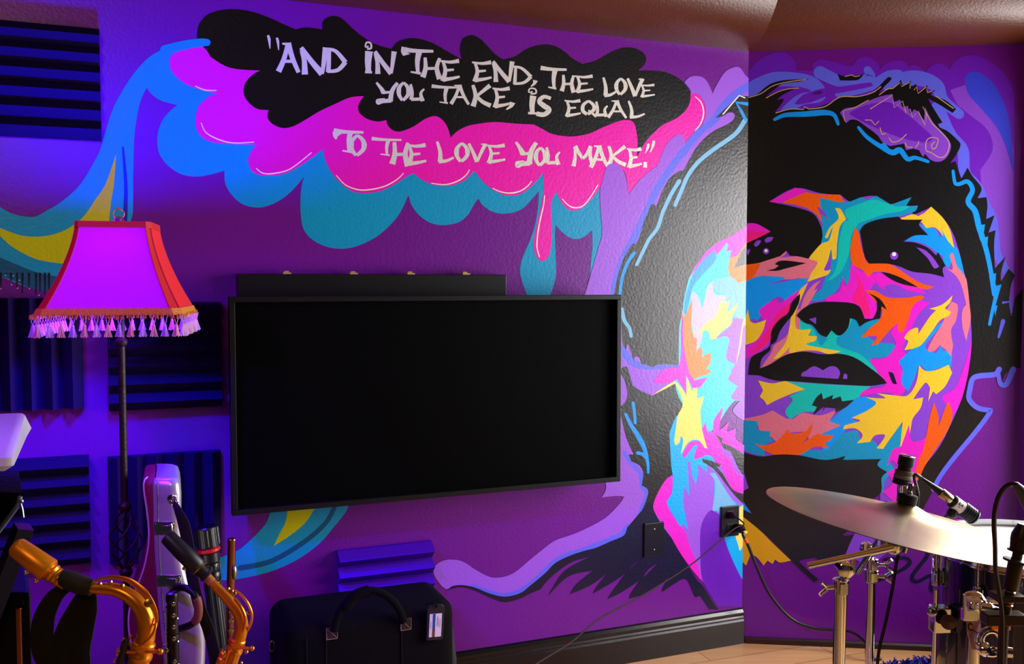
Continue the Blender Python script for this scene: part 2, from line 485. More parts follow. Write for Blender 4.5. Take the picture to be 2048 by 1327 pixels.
for s in ("390,172 410,180 433,181", "402,245 412,265 440,280 470,286 508,284", "512,336 525,346 545,347 580,338 623,305", "672,350 690,369 715,379 740,379 770,372 795,358 807,346", "862,366 890,369 915,362 932,350 939,339", "985,376 1000,383 1020,386 1040,382 1055,372 1063,362", "1124,397 1135,409 1148,415 1165,412 1180,395 1196,369", "1089,390 1087,410 1080,440 1075,470 1074,495 1079,514", "1390,193 1402,205 1407,225 1402,245 1390,262"):
    A.stroke(cl, 'white', s, 1.5, 1.8, 2.6)
# --- lettering
LT = 'painted_lettering'
G = {   # strokes on a unit box: points, start width, end width (share of the height)
 'A': ["0.48,0 0.28,0.55 0.02,0.97|.14|.2", "0.48,0 0.68,0.5 0.98,1|.2|.14", "0.2,0.62! 0.8,0.62!|.1|.12", "0.2,0.02! 0.6,0.06!|.06|.14"],
 'N': ["0.1,0.12 0.2,0.5 0.22,1|.12|.24", "0.1,0.02 0.45,0.55 0.78,0.98|.16|.24", "0.9,0.02 0.84,0.5 0.78,0.98|.24|.12"],
 'D': ["0.2,0.05 0.18,0.5 0.15,0.98|.14|.2", "0.05,0.05 0.5,0.15 0.95,0.6|.1|.2", "0.95,0.58 0.6,0.9 0.1,0.96|.2|.12"],
 'I': ["0.55,0.3 0.45,0.65 0.5,1|.26|.16", "0.15,0.96! 0.85,0.98!|.1|.08", "0.35,0.22 0.75,0.2 0.7,0.04 0.3,0.02 0.2,0.16 0.5,0.14|.07|.05"],
 'T': ["0.02,0.08 0.4,0.14 0.98,0.16|.2|.1", "0.56,0.14 0.5,0.55 0.52,0.98|.24|.12", "0.3,0.92! 0.6,0.98!|.06|.1"],
 'H': ["0.2,0.02 0.22,0.5 0.1,0.9|.14|.26", "0.85,0.05 0.72,0.5 0.85,0.98|.14|.26", "0.18,0.52! 0.78,0.5!|.14|.12"],
 'E': ["0.15,0.05 0.28,0.5 0.15,0.98|.12|.24", "0.02,0.06 0.5,0.12 0.95,0.06|.08|.2", "0.25,0.5! 0.7,0.46!|.14|.1", "0.15,0.92 0.6,0.86 0.98,0.78|.2|.1"],
 'L': ["0.15,0.02 0.3,0.5 0.3,0.95|.12|.24", "0.22,0.94 0.6,0.92 0.98,0.76|.2|.1"],
 'O': ["0.5,0.05 0.15,0.3 0.12,0.65 0.4,0.95|.12|.14|.24", "0.5,0.05 0.85,0.3 0.88,0.65 0.45,0.95|.12|.14|.24"],
 'V': ["0.08,0.02 0.3,0.5 0.5,0.98|.14|.24", "0.92,0.05 0.72,0.45 0.5,0.98|.22|.14", "0.7,0.06! 1,0.08!|.08|.08"],
 'Y': ["0.05,0.02 0.25,0.3 0.35,0.5|.1|.24", "0.92,0.04 0.7,0.4 0.62,0.9|.16|.24", "0.3,0.5! 0.7,0.46!|.14|.1", "0.66,0.86 0.3,0.9 0.12,0.98 0.1,0.84 0.4,0.78|.2|.06|.16"],
 'U': ["0.12,0.04 0.22,0.5 0.15,0.9|.14|.22", "0.15,0.88! 0.8,0.86!|.18|.18", "0.95,0.3 0.74,0.55 0.86,0.98|.1|.24"],
 'K': ["0.15,0.02 0.28,0.5 0.16,0.95|.14|.24", "0.95,0.04 0.6,0.3 0.28,0.55|.2|.1", "0.32,0.5 0.6,0.75 0.98,0.92|.14|.2"],
 'S': ["0.95,0.14 0.5,0.06 0.2,0.28 0.5,0.5 0.85,0.7 0.5,0.93 0.02,0.88|.16|.22|.26"],
 'Q': ["0.5,0.05 0.15,0.3 0.12,0.65 0.4,0.86|.14|.2|.24", "0.5,0.05 0.85,0.3 0.86,0.6 0.45,0.86|.14|.18|.24", "0.5,0.62! 1.05,1!|.1|.18"],
 'M': ["0.12,0.05 0.16,0.5 0.08,0.98|.1|.22", "0.15,0.02 0.35,0.4 0.5,0.62|.2|.14", "0.85,0.02 0.68,0.4 0.5,0.62|.2|.14", "0.86,0.05 0.82,0.5 0.95,0.95|.12|.24"],
 ',': ["0.75,0.05 0.6,0.5 0.1,0.95|.6|.1"], '.': ["0.2,0.5! 0.8,0.5!|.85|.85"], "'": ["0.4,0.02 0.6,0.3 0.75,0.98|.32|.1|.42"], '`': ["0.75,0.02 0.6,0.4 0.1,0.98|.42|.1|.42"],
}
TXT = """' 531 70 12 28;' 549 75 11 26;A 556 86 42 59;N 596 94 62 55;D 650 95 43 50;I 727 84 20 62;N 745 102 48 46;T 801 94 67 54;H 841 114 45 45;E 879 119 41 44;E 943 122 41 42;N 981 122 48 42;D 1023 131 41 38;, 1060 160 14 14;T 1080 132 54 46;H 1120 149 32 37;E 1148 150 39 36;L 1202 154 30 39;O 1230 155 23 36;V 1252 156 36 37;E 1278 168 32 27;
Y 750 164 49 43;O 795 163 24 40;U 817 167 33 36;T 862 169 56 38;A 901 170 37 39;K 939 169 43 46;E 984 174 37 42;, 1010 204 20 16;I 1052 176 26 52;S 1072 191 31 41;E 1128 199 34 35;Q 1162 200 29 33;U 1189 202 27 32;A 1215 201 38 35;L 1251 201 39 35;
T 666 257 62 48;O 699 268 32 45;T 742 274 62 37;H 780 283 42 50;E 811 287 42 44;L 868 282 40 43;O 910 284 27 41;V 934 286 40 38;E 971 288 40 39;Y 1029 283 47 50;O 1069 293 23 40;U 1089 293 32 37;M 1143 291 45 42;A 1180 291 37 45;K 1211 291 41 42;E 1253 295 31 41;. 1284 324 12 11;` 1289 287 10 20;` 1299 281 11 24"""
for tok in TXT.replace('\n', '').split(';'):
    ch, x, y, w, h = tok.split(); x, y, w, h = map(float, (x, y, w, h))
    for st in G[ch]:
        q = st.split('|')
        pts = ' '.join("%f,%f%s" % (x + float(p.rstrip('!').split(',')[0]) * w, y + float(p.rstrip('!').split(',')[1]) * h, '!' if p.endswith('!') else '') for p in q[0].split())
        k = h * 0.98 if ch not in ",.'`" else min(w, h) * 1.2
        A.stroke(LT, 'silver', pts, float(q[1]) * k, float(q[2]) * k, float(q[3]) * k if len(q) > 3 else None, n=4)
A.fill(LT, 'silver', "666,262 675,258 690,262 682,268 676,272 672,279 666,272")
A.fill(LT, 'silver', "802,105! 813,93! 812,104! 820,108! 806,112!")
# --- portrait, left wall
pt = 'painted_portrait'
# halo
A.fill(pt, 'lilac', "1368,165! 1378,155 1390,152 1405,155 1415,165 1422,180 1425,187! 1430,175 1445,150 1455,140 1470,134 1480,136 1490,150! 1500,160! 1500,620! 1244,620! 1160,600! 1168,590 1175,570 1185,535 1195,500 1204,465 1201,420 1200,380 1205,360 1212,335 1222,327 1237,330 1250,350 1257,389! 1272,368 1295,345 1315,330 1322,310 1335,285 1350,272 1363,270 1370,285 1367,298! 1385,275 1402,255 1410,230 1408,205 1395,188 1382,188! 1379,178")
A.fill(pt, 'lilac', "1236,600! 1330,640! 1380,720! 1365,770! 1300,800! 1300,975! 1290,1005 1270,1048 1247,1070 1190,1098 1110,1128 1080,1155 1045,1186 1010,1194 980,1188 945,1175 915,1172 893,1177 878,1165 867,1145 871,1130 882,1122 900,1118 925,1122 950,1138 980,1153 1005,1153 1030,1143 1060,1118 1085,1098 1110,1080 1150,1066 1190,1047 1215,1031 1240,1005 1248,992! 1230,991 1203,994! 1212,975 1205,940! 1236,900!")
A.stroke(pt, 'peri', "1500,170 1475,186 1455,203 1440,222 1428,240 1395,268 1365,305 1335,345 1310,385 1290,430 1268,475 1247,515 1232,560 1226,600", 16, 14)
A.stroke(pt, 'peri', "1244,700 1262,722 1285,732 1315,733 1360,733", 16, 8)
A.stroke(pt, 'peri', "1262,775 1285,788 1305,794", 12, 6)
A.stroke(pt, 'peri', "1248,905 1262,925 1280,945 1284,972 1294,985 1286,1012 1272,1044 1254,1055 1245,1068 1220,1080 1170,1099 1140,1108 1110,1123 1085,1147 1058,1170 1035,1184 1008,1190 980,1184 945,1172", 8, 9, 13)
# hair
A.fill(pt, 'black', "1500,193! 1478,191! 1460,208 1430,236! 1445,232 1458,225 1468,228 1467,238 1455,248 1430,260 1410,275 1390,298 1372,330 1366,341! 1358,342 1340,355 1325,380 1318,398 1312,412! 1303,408 1295,425 1285,450 1278,475 1271,487! 1264,488 1250,510 1240,535 1232,565 1226,600! 1242,610! 1243,660 1246,690 1252,698! 1255,688 1262,705 1266,720! 1270,713 1278,715 1282,728! 1290,728 1305,734! 1315,729 1335,728 1358,730! 1375,740! 1400,560! 1500,455!")
A.fill(pt, 'black', "1240,738! 1252,732 1258,745 1265,770! 1280,780 1305,791! 1349,763! 1375,790! 1375,870! 1360,965! 1345,1085! 1290,1085! 1254,1056! 1275,1046 1281,1025 1290,1005 1296,980 1283,970! 1286,945 1278,930 1262,922! 1257,908! 1267,908! 1262,898 1252,875 1246,850 1240,825!")
A.fill(pt, 'navy', "1254,1054! 1300,1000! 1318,1040 1335,1062 1350,1090 1375,1130 1395,1160 1405,1170 1430,1210 1437,1218! 1418,1217! 1400,1190! 1390,1192 1382,1175 1375,1160 1365,1157 1340,1172 1325,1182 1325,1175 1340,1150 1350,1137! 1330,1160 1295,1185 1258,1196! 1262,1185 1295,1140 1317,1124! 1285,1155 1240,1185 1215,1197! 1222,1185 1260,1135 1285,1113! 1245,1150 1205,1175 1185,1186! 1195,1170 1215,1145! 1180,1170 1140,1187! 1152,1168 1186,1140! 1140,1150 1110,1175 1096,1191! 1105,1175 1130,1140 1180,1112! 1140,1125 1100,1155 1080,1178! 1060,1186 1040,1196 1010,1203 985,1196 950,1180 920,1173 893,1180! 905,1171 925,1169 950,1174 980,1186 1010,1192 1040,1185 1060,1170 1090,1145 1110,1125 1140,1110 1170,1100 1190,1095 1220,1082 1247,1070")
A.fill(pt, 'lilac', "1240,812! 1250,803 1254,785 1249,762 1240,745!")
for s, w in (("1490,240 1470,268 1425,300 1395,325 1375,352 1362,382 1350,410", 9), ("1358,362 1340,392 1325,425 1315,455 1298,478 1284,506 1273,529!", 8), ("1268,506 1255,525 1244,555 1238,600", 7), ("1495,208! 1472,205! 1482,222! 1491,240!", 7), ("1243,618 1248,640 1258,655 1262,672", 8)):
    A.stroke(pt, 'ltblue' if w > 7 else 'sky', s, w, w * .8)
A.stroke(pt, 'sky', "1266,805 1269,830 1270,845", 6)
A.stroke(pt, 'sky', "1251,828! 1262,850 1275,870 1288,895 1295,925 1296,945", 6, 4, 10)
A.stroke(pt, 'sky', "1275,905 1285,908 1293,916", 7)
A.stroke(pt, 'white', "1445,229! 1462,209! 1478,191! 1490,196!", 2.4)
# neck and face ground
A.fill(pt, 'lilac', "1340,860! 1345,920 1353,955 1330,970! 1308,1010 1318,1040 1350,1085 1400,1155 1440,1205 1470,1200! 1500,1190! 1500,900! 1400,850!")
A.fill(pt, 'grape', "1440,1030! 1452,1070 1475,1130 1500,1180! 1500,1212! 1435,1212! 1405,1160 1400,1110 1402,1050 1420,1020")
A.fill(pt, 'aqua', "1500,447! 1465,470 1440,482 1415,500 1395,525 1378,555 1367,600 1364,625 1358,655 1357,730 1360,740 1350,763 1360,800 1400,850 1425,860 1470,800 1500,830!")
A.fill(pt, 'palepink', "1383,585 1395,592 1405,615 1415,572 1438,558 1425,575 1432,590 1450,592 1450,620 1430,640 1410,650 1402,682! 1392,700 1386,660 1382,640")
A.fill(pt, 'lemon', "1464,594! 1450,606 1440,603 1432,630 1408,650 1393,671! 1402,664 1410,660 1417,664 1423,694! 1440,665 1462,648 1463,635 1478,607!")
A.fill(pt, 'ltblue', "1430,560 1460,553 1475,565 1500,560! 1500,635! 1470,640 1475,606! 1453,626! 1460,595! 1448,602 1450,590 1430,580 1424,570")
A.fill(pt, 'lilac', "1466,634! 1460,650 1440,668 1432,676 1450,672 1458,680 1452,715 1470,728! 1455,755 1475,772! 1462,795 1480,800! 1465,820 1478,835 1500,845! 1500,640!")
A.fill(pt, 'lemon', "1500,630! 1486,640 1478,690 1471,728! 1481,690 1487,650 1500,660!")
A.fill(pt, 'aqua', "1395,688! 1408,680 1414,692 1423,694 1440,672! 1452,690 1450,740 1462,742 1455,760 1462,785 1445,820 1425,848 1408,850 1400,830 1403,795 1415,760 1425,738 1412,715 1425,708! 1405,718!")
A.fill(pt, 'peach', "1363,613! 1368,632 1384,597! 1382,650 1388,674 1393,676 1392,702! 1400,694 1404,696 1404,714! 1415,706 1422,708 1420,725 1412,737! 1422,740! 1415,748 1400,752 1388,758! 1378,755 1372,730 1364,700 1362,660")
A.fill(pt, 'magenta', "1365,628! 1361,655 1358,730 1328,738 1305,766! 1340,766 1352,758 1373,790! 1374,754! 1384,776! 1400,774! 1415,754! 1388,760! 1378,745 1370,710 1366,680")
A.fill(pt, 'magenta', "1500,446! 1465,470 1440,482 1415,500 1395,525 1378,556! 1395,535 1418,512 1429,500! 1426,516! 1440,502 1453,485! 1456,490! 1452,503! 1462,500! 1458,517! 1472,516 1480,505 1500,485!")
A.fill(pt, 'sky', "1429,500! 1405,520 1385,550 1372,590 1367,622! 1371,633! 1378,600 1386,572 1402,552 1426,527! 1433,515!")
A.fill(pt, 'peach', "1459,515! 1474,511! 1500,470! 1500,558! 1475,566! 1470,558! 1460,552 1456,535")
A.fill(pt, 'black', "1500,484! 1482,502! 1467,537! 1480,531! 1500,527!")
A.fill(pt, 'cyan', "1338,866! 1352,832 1366,830! 1366,870! 1400,872! 1428,920! 1428,962 1427,1000 1425,1020 1435,1022 1440,1035! 1450,1080 1465,1120 1482,1155! 1500,1170! 1500,1020! 1465,1000 1445,970 1430,945 1412,925! 1414,945! 1405,936! 1395,928! 1395,945 1391,969! 1384,950 1379,920! 1374,924! 1376,950 1378,990! 1368,972! 1365,1000 1368,1020 1376,1059! 1366,1046! 1359,1056! 1350,1035 1340,1018 1333,1003 1343,985 1345,955 1342,930 1340,900")
A.fill(pt, 'ltblue', "1418,945! 1430,965 1427,1000 1425,1020 1436,1020 1446,1040! 1500,1040! 1465,1000 1445,970 1430,945!")
A.fill(pt, 'magenta', "1344,949! 1330,960 1315,985 1306,1010 1310,1025 1325,1045 1340,1070 1360,1105 1385,1140 1402,1160! 1395,1130 1380,1095 1370,1065 1355,1045 1342,1027 1333,1003 1343,988! 1345,960")
A.fill(pt, 'magenta', "1404,890! 1400,872 1410,843! 1415,866! 1424,868 1428,838 1446,813! 1438,858 1457,843 1453,862 1471,856! 1472,878 1500,897! 1500,912! 1462,893 1442,893 1446,905 1462,920 1466,935 1500,975! 1500,985! 1466,980 1440,928! 1430,925! 1426,913 1412,910 1388,917 1394,890 1386,892 1370,914! 1364,910 1378,885 1396,881")
A.fill(pt, 'lilac', "1440,890! 1446,905! 1460,918 1474,942! 1500,975! 1500,912! 1462,893")
A.fill(pt, 'lemon', "1305,789! 1330,772 1349,761! 1362,775 1372,792! 1372,750! 1383,782! 1387,775! 1394,775! 1393,797! 1408,791! 1402,812 1400,825 1404,860 1414,896! 1408,894 1398,880 1378,882 1361,908! 1366,880 1361,870! 1358,885 1350,889! 1348,880 1352,850 1355,830 1363,815 1364,800 1350,766! 1330,777")
A.fill(pt, 'black', "1428,868! 1446,876! 1444,884 1456,889 1475,900 1500,915! 1500,962! 1478,940 1462,905 1446,896! 1440,883")
A.fill(pt, 'black', "1404,916! 1422,921! 1441,928! 1438,933! 1432,932! 1446,948 1466,979 1500,990! 1500,1020! 1472,993 1450,966 1430,940 1405,923!")
A.fill(pt, 'lemon', "1470,1070! 1476,1090 1480,1100 1500,1060! 1500,1000! 1476,1015!")
# --- portrait, back wall
B.fill(pt, 'grape', "1480,180! 1495,145 1520,118 1545,107 1565,105 1585,115 1591,130 1592,141! 1625,141! 1625,127 1640,119 1660,122 1690,130 1705,133! 1715,118 1730,113 1745,118 1757,130 1759,139! 1770,128 1790,121 1805,122 1817,134! 1828,130 1843,137 1851,146! 1860,133 1875,127 1890,131 1900,141! 1905,128 1920,115 1945,110 1965,115 1990,130 2015,155 2029,190! 2029,640! 1960,640! 1480,560!")
B.fill(pt, 'violet', "1960,340! 1985,300 1975,260 1940,230 1915,210! 1900,180! 1960,160! 2005,215 2027,300! 2027,660! 2005,640! 1970,440!")
B.fill(pt, 'royal', "1930,165 1935,148 1955,144 1985,165 2005,200 2018,240 2024,290 2026,345! 2010,290 1990,250 1960,215 1938,190")
for s, w in (("1480,195 1525,168 1560,158 1620,165 1640,190 1600,200 1570,225", 34), ("1640,145 1690,165 1740,155 1735,140", 26), ("1680,185 1740,172 1775,150 1798,146", 22), ("1780,168 1830,156 1872,170 1885,200 1918,228", 34), ("1875,215 1900,270 1925,300 1930,345 1955,375 1968,405 1985,440 1992,500 2000,520 2015,545", 26), ("2010,560 2015,610 2012,640", 14)):
    B.stroke(pt, 'peri', s, w, w * .6, n=6)
B.fill(pt, 'grape', "1605,190! 1640,178 1690,172 1740,165 1745,172 1700,182 1660,190 1620,205 1590,208")
# hair
B.fill(pt, 'black', "1470,198! 1510,190 1530,175 1545,166 1570,160 1618,158! 1600,163 1565,168 1550,178 1532,192! 1555,183 1575,178 1606,173! 1585,180 1565,190 1553,200! 1568,199 1550,224! 1575,218 1605,217 1640,213 1665,202 1680,194 1715,192 1745,184 1755,175 1770,160 1777,154 1783,158 1770,172 1757,186! 1775,178 1790,172 1802,159! 1806,170 1822,161! 1822,172 1832,168! 1838,182! 1855,170! 1855,182 1872,180! 1862,190 1890,200 1912,218! 1905,226! 1880,210 1856,197! 1866,215 1885,245! 1876,248! 1880,255 1895,262 1915,280 1921,290 1912,310 1900,326! 1911,322! 1920,350 1922,358! 1935,335! 1945,352 1960,370 1963,380 1955,396! 1973,394! 1975,410 1972,438! 1989,430! 1985,442 1977,465! 1991,460! 1988,490 1990,536! 2011,512! 2002,545 2002,562! 2017,537! 2030,550! 2022,570 2018,605 2022,632! 2030,595! 2060,560! 2060,742! 2030,735 2010,747! 2005,762! 1999,735! 1985,745 1955,750 1942,760 1938,798 1955,815 1982,822! 1968,838 1945,868 1905,918 1878,960 1850,1010! 1830,1050! 1790,1000! 1700,700! 1480,905!")
B.fill(pt, 'violet', "1680,225! 1690,217 1712,213 1730,205 1760,193 1785,188! 1788,203 1800,199! 1805,214 1815,211! 1821,227 1830,219 1848,241! 1850,214! 1860,235 1872,252 1890,270 1902,290 1895,312 1880,323 1862,320 1850,307! 1846,314! 1838,300! 1826,297! 1812,300! 1808,287! 1780,292! 1765,284 1757,272! 1745,262 1731,252! 1715,241 1702,239 1692,246!")
B.fill(pt, 'grape', "1700,225 1740,208 1780,205 1810,225 1840,250 1865,275 1850,285 1800,275 1750,255 1710,235")
for s in ("1690,243! 1686,222! 1710,215! 1737,200! 1740,218! 1785,190! 1788,215! 1805,202! 1812,226! 1820,218! 1825,235! 1836,222! 1850,250! 1853,230! 1845,213! 1865,248! 1880,262 1898,285 1893,308 1880,315 1862,305 1852,300 1853,282 1862,275 1876,278 1872,294 1866,298 1863,290 1870,283", "1730,240! 1742,240! 1750,250! 1758,242!", "1760,255 1764,268 1772,266", "1778,275 1785,284 1800,280 1813,268", "1810,285 1815,294 1825,294", "1830,295 1836,288 1837,282",
          "1492,196 1520,188 1545,172 1575,164 1612,159", "1532,196 1555,184 1575,178 1598,176", "1551,226! 1580,218 1607,219! 1608,213! 1618,218! 1650,213 1680,194 1715,193 1745,185 1762,173", "1758,190 1775,178 1785,177! 1800,165! 1803,173! 1820,164! 1820,177!", "1828,180! 1833,173! 1836,187! 1852,174! 1855,185! 1865,182!", "1872,192 1890,205 1907,217"):
    B.stroke(pt, 'gold', s, 1.8)
B.fill(pt, 'black', "1675,147! 1690,153 1705,151 1727,149! 1715,160 1680,161!")
B.stroke(pt, 'gold', "1690,153 1703,150 1710,153 1720,151", 1.6)
B.fill(pt, 'plum', "1623,188! 1635,182 1646,183! 1640,189")
for s in ("1549,239 1570,230 1610,228 1650,225 1668,230 1676,248", "1717,255 1735,275 1765,295 1785,305 1800,300 1815,318 1830,315 1856,323", "1906,342 1910,366 1918,368 1935,363 1945,380 1936,403 1950,422 1958,455 1965,475 1975,510 1985,560 1991,590 1985,620 1979,648"):
    B.stroke(pt, 'sky', s, 6, 6, 12)
for s in ("1760,290! 1768,284! 1785,305! 1772,303!", "1797,300! 1802,294! 1815,316!", "1952,452! 1970,448! 1966,476! 1976,472! 1974,500! 1960,480!", "1978,550! 1992,546! 1990,572! 2003,568! 1994,600! 1984,590!", "1988,612! 1995,610! 1990,632!"):
    B.fill(pt, 'sky', s)
B.stroke(pt, 'peri', "2006,642 2001,660 1997,674", 9, 4)
B.stroke(pt, 'peri', "2004,605! 2020,603! 2024,625!", 5, 3)
# face ground
B.fill(pt, 'violet', "1538,403! 1590,376 1640,386 1682,390! 1700,403 1720,395 1750,392 1780,408 1822,395! 1811,412! 1836,411! 1824,430 1862,414! 1885,435 1905,465 1920,510 1930,560 1938,610 1943,670 1940,720 1925,790 1905,840 1880,890 1850,930 1828,965 1800,1005! 1760,1000! 1760,918! 1690,914 1640,918 1600,910 1560,908 1520,912 1480,900! 1480,452! 1520,420!")
B.fill(pt, 'magenta', "1538,403! 1590,375! 1614,382 1607,392! 1600,402 1575,403 1550,406")
B.fill(pt, 'orange', "1563,405! 1612,384! 1640,388 1680,389! 1693,411! 1675,413 1650,403 1640,396! 1650,413 1663,422! 1656,426 1640,416 1634,413! 1642,430 1661,441! 1658,449 1645,446 1632,428 1605,413")
B.fill(pt, 'teal', "1640,395! 1680,404 1700,403! 1712,398 1722,394! 1735,400! 1752,391! 1782,409! 1823,394! 1811,413! 1836,411! 1830,422 1800,432 1770,438 1745,445 1727,458 1724,480! 1715,460 1708,490 1702,520 1704,545 1695,572! 1686,555! 1672,582 1650,597 1630,602! 1612,598 1640,580 1650,555 1662,530 1658,500 1642,490! 1645,450 1642,430 1660,440! 1640,412!")
B.fill(pt, 'turq', "1692,418 1720,407 1750,399 1790,412 1818,412 1803,422 1770,428 1735,440 1716,448 1703,470 1697,510 1684,540 1668,556 1655,560 1668,545 1675,520 1678,480 1688,445 1698,440! 1690,430")
B.fill(pt, 'yellow', "1670,416! 1681,418 1692,438! 1680,452 1674,485 1672,516 1665,519! 1662,498 1656,520 1648,540 1662,539! 1655,549 1635,556 1614,564! 1624,542 1632,526 1617,518! 1628,500 1645,486 1658,480 1666,452 1655,476! 1650,474 1659,455 1677,436")
B.fill(pt, 'salmon', "1480,532! 1520,524 1550,515! 1564,505 1573,500! 1571,508 1560,515! 1600,512 1620,518 1635,525 1625,542 1614,560! 1600,556 1585,558 1560,560 1530,571! 1548,556 1520,552 1480,575!")
B.fill(pt, 'orange', "1480,532! 1500,528 1521,527! 1510,548 1500,560 1480,578!")
B.fill(pt, 'sky', "1480,572! 1497,560 1515,553 1545,552 1570,556 1530,571! 1558,565 1600,557 1617,556! 1605,575 1580,592 1570,602! 1560,593 1545,598 1530,618 1515,640 1505,637 1480,650!")
B.fill(pt, 'magenta', "1617,562! 1602,590 1583,618 1560,642 1540,682 1520,702 1480,722! 1480,698! 1512,680 1528,645 1518,622 1535,606 1553,597! 1560,606 1580,592 1600,578")
B.fill(pt, 'rose', "1600,598! 1575,625 1555,650 1540,680 1520,698 1500,708! 1520,680 1540,650 1565,615")
B.fill(pt, 'yellow', "1480,650! 1490,635 1496,618! 1500,640 1510,646 1532,639! 1525,662 1510,682 1480,692!")
# under the nose
B.fill(pt, 'teal', "1590,632! 1700,632! 1760,640 1745,652 1730,665 1750,682 1792,690 1782,708 1765,714 1742,718 1772,742! 1735,735 1700,712 1670,702 1620,692 1592,660")
B.fill(pt, 'turq', "1590,638! 1625,655 1640,690 1655,678 1675,668! 1675,690 1720,708 1742,728 1760,748! 1735,738 1700,716 1665,704 1615,694! 1590,660!")
B.fill(pt, 'turq', "1655,680! 1690,665 1704,635 1690,630! 1650,672!")
B.fill(pt, 'salmon', "1600,615! 1584,632 1578,655 1572,672 1548,690 1542,705 1518,740! 1525,742 1545,732 1575,710 1605,702 1640,702! 1660,706! 1600,690! 1600,660!")
B.fill(pt, 'salmon', "1641,560! 1625,570 1610,590 1600,622 1612,614 1622,600! 1635,577 1628,580")
B.fill(pt, 'yellow', "1616,565! 1605,590 1597,610 1590,632 1592,655 1602,659 1623,657! 1616,671! 1634,672! 1630,681 1612,688 1642,695 1682,702! 1660,708 1630,700 1600,701 1580,706 1579,694! 1560,713 1546,718! 1556,705 1571,685 1578,660 1582,632 1588,608 1600,580")
# nose and right cheek
B.fill(pt, 'magenta', "1702,525! 1720,540 1738,548 1760,545 1790,556 1838,573! 1850,588 1800,582 1765,577 1750,565 1737,585! 1748,600 1754,625 1742,638 1728,634 1720,615 1700,606 1652,603! 1652,595 1668,588 1680,580 1685,553! 1690,572 1698,560")
B.fill(pt, 'rose', "1712,540! 1725,570 1735,600 1740,632! 1728,632 1720,612 1705,600 1715,570")
B.fill(pt, 'violet', "1765,572! 1790,568 1815,580 1860,588! 1830,590 1790,590")
B.fill(pt, 'magenta', "1722,505! 1732,508 1737,528! 1728,526 1720,518")
B.fill(pt, 'orange', "1710,453! 1718,468 1722,490 1732,524! 1745,526 1765,526 1785,530 1815,550 1840,565 1868,573! 1855,578 1830,573 1800,556 1775,545 1748,544 1736,554! 1725,540 1705,528 1700,505 1703,480")
B.fill(pt, 'magenta', "1842,600! 1860,605! 1838,625 1825,650 1810,680 1806,700 1814,712 1800,725 1806,745 1813,770 1800,790 1770,784 1718,792! 1722,780 1750,776 1770,770 1755,745 1738,718! 1770,715 1785,700 1792,685 1780,665! 1810,620!")
B.fill(pt, 'orange', "1731,581! 1750,581 1775,594 1810,595 1842,590! 1848,595 1827,610 1816,640 1806,664! 1797,662 1795,645! 1775,665 1755,688! 1742,690! 1753,672 1722,674! 1740,655 1758,640 1764,620 1748,600")
B.fill(pt, 'sky', "1893,637! 1870,665 1850,690 1855,700 1872,706! 1882,690! 1886,700 1897,702! 1904,712! 1900,737 1895,730! 1870,738 1855,742 1838,730 1830,752 1816,782! 1803,765 1805,740 1797,722! 1812,708 1828,692 1850,670")
B.fill(pt, 'salmon', "1903,603! 1915,610 1912,640 1902,660 1906,690! 1902,712! 1892,700! 1880,690! 1868,702! 1855,700 1868,672 1885,645 1893,620")
B.fill(pt, 'sky', "1810,482! 1830,470 1856,470! 1838,448! 1870,458 1880,475 1883,453! 1905,485 1918,505 1928,545 1933,562! 1912,535! 1905,515! 1897,535 1887,525! 1885,512! 1875,506 1850,488 1825,482")
B.fill(pt, 'yellow', "1796,438! 1825,428 1836,432! 1850,424 1862,413! 1885,435 1900,460 1908,496! 1895,480 1881,454! 1887,472! 1870,455 1852,456! 1843,444! 1820,440")
B.fill(pt, 'salmon', "1899,510! 1906,506 1913,530 1925,545 1933,560 1939,610 1941,640 1932,682! 1924,650 1924,622 1932,608! 1922,570 1910,550 1890,535! 1905,538")
B.fill(pt, 'magenta', "1942,680! 1937,740 1922,800 1905,832! 1890,805 1885,792 1910,775 1925,740 1936,705")
B.fill(pt, 'yellow', "1905,590! 1900,605 1890,616 1902,623! 1897,631 1880,640 1860,667 1838,692 1808,700! 1816,682 1808,675 1820,660 1835,655 1836,668! 1860,632 1872,620! 1858,617! 1885,608")
# chin
B.fill(pt, 'salmon', "1480,838! 1520,830 1545,820! 1580,838 1605,825 1640,830 1674,818! 1660,840! 1682,850! 1660,865 1640,870 1615,887! 1618,862! 1575,866 1555,882 1540,872 1520,862 1512,845")
B.fill(pt, 'teal', "1480,842! 1498,840 1516,842! 1515,858 1541,862! 1540,875 1549,880! 1530,890 1530,912! 1500,905! 1480,897!")
B.fill(pt, 'yellow', "1516,760! 1545,766 1575,762 1610,778! 1585,786 1552,800 1534,810! 1528,800! 1519,793! 1526,780!")
B.fill(pt, 'turq', "1573,762! 1610,765 1650,768 1742,772! 1722,785 1718,795! 1692,810 1680,802 1670,812 1640,812 1628,822 1604,824 1580,838! 1570,822 1585,800 1578,792! 1610,778!")
B.fill(pt, 'sky', "1712,795! 1735,793 1753,807! 1738,822 1703,838! 1722,845! 1690,860 1682,905! 1648,905! 1640,885! 1664,872! 1640,868! 1682,850! 1658,842! 1692,812!")
B.fill(pt, 'teal', "1682,868! 1712,860 1722,880 1745,880 1766,895 1802,845! 1803,890 1790,912 1776,922! 1787,938 1770,960 1765,990! 1748,925! 1690,920! 1640,920! 1560,912! 1610,898! 1655,900!")
B.fill(pt, 'orange', "1509,886! 1530,890 1555,880 1576,857! 1581,866 1610,862 1626,844! 1621,866 1604,886! 1636,865! 1640,868! 1667,870! 1660,880 1650,884 1656,896! 1630,893 1600,908 1570,912 1538,905")
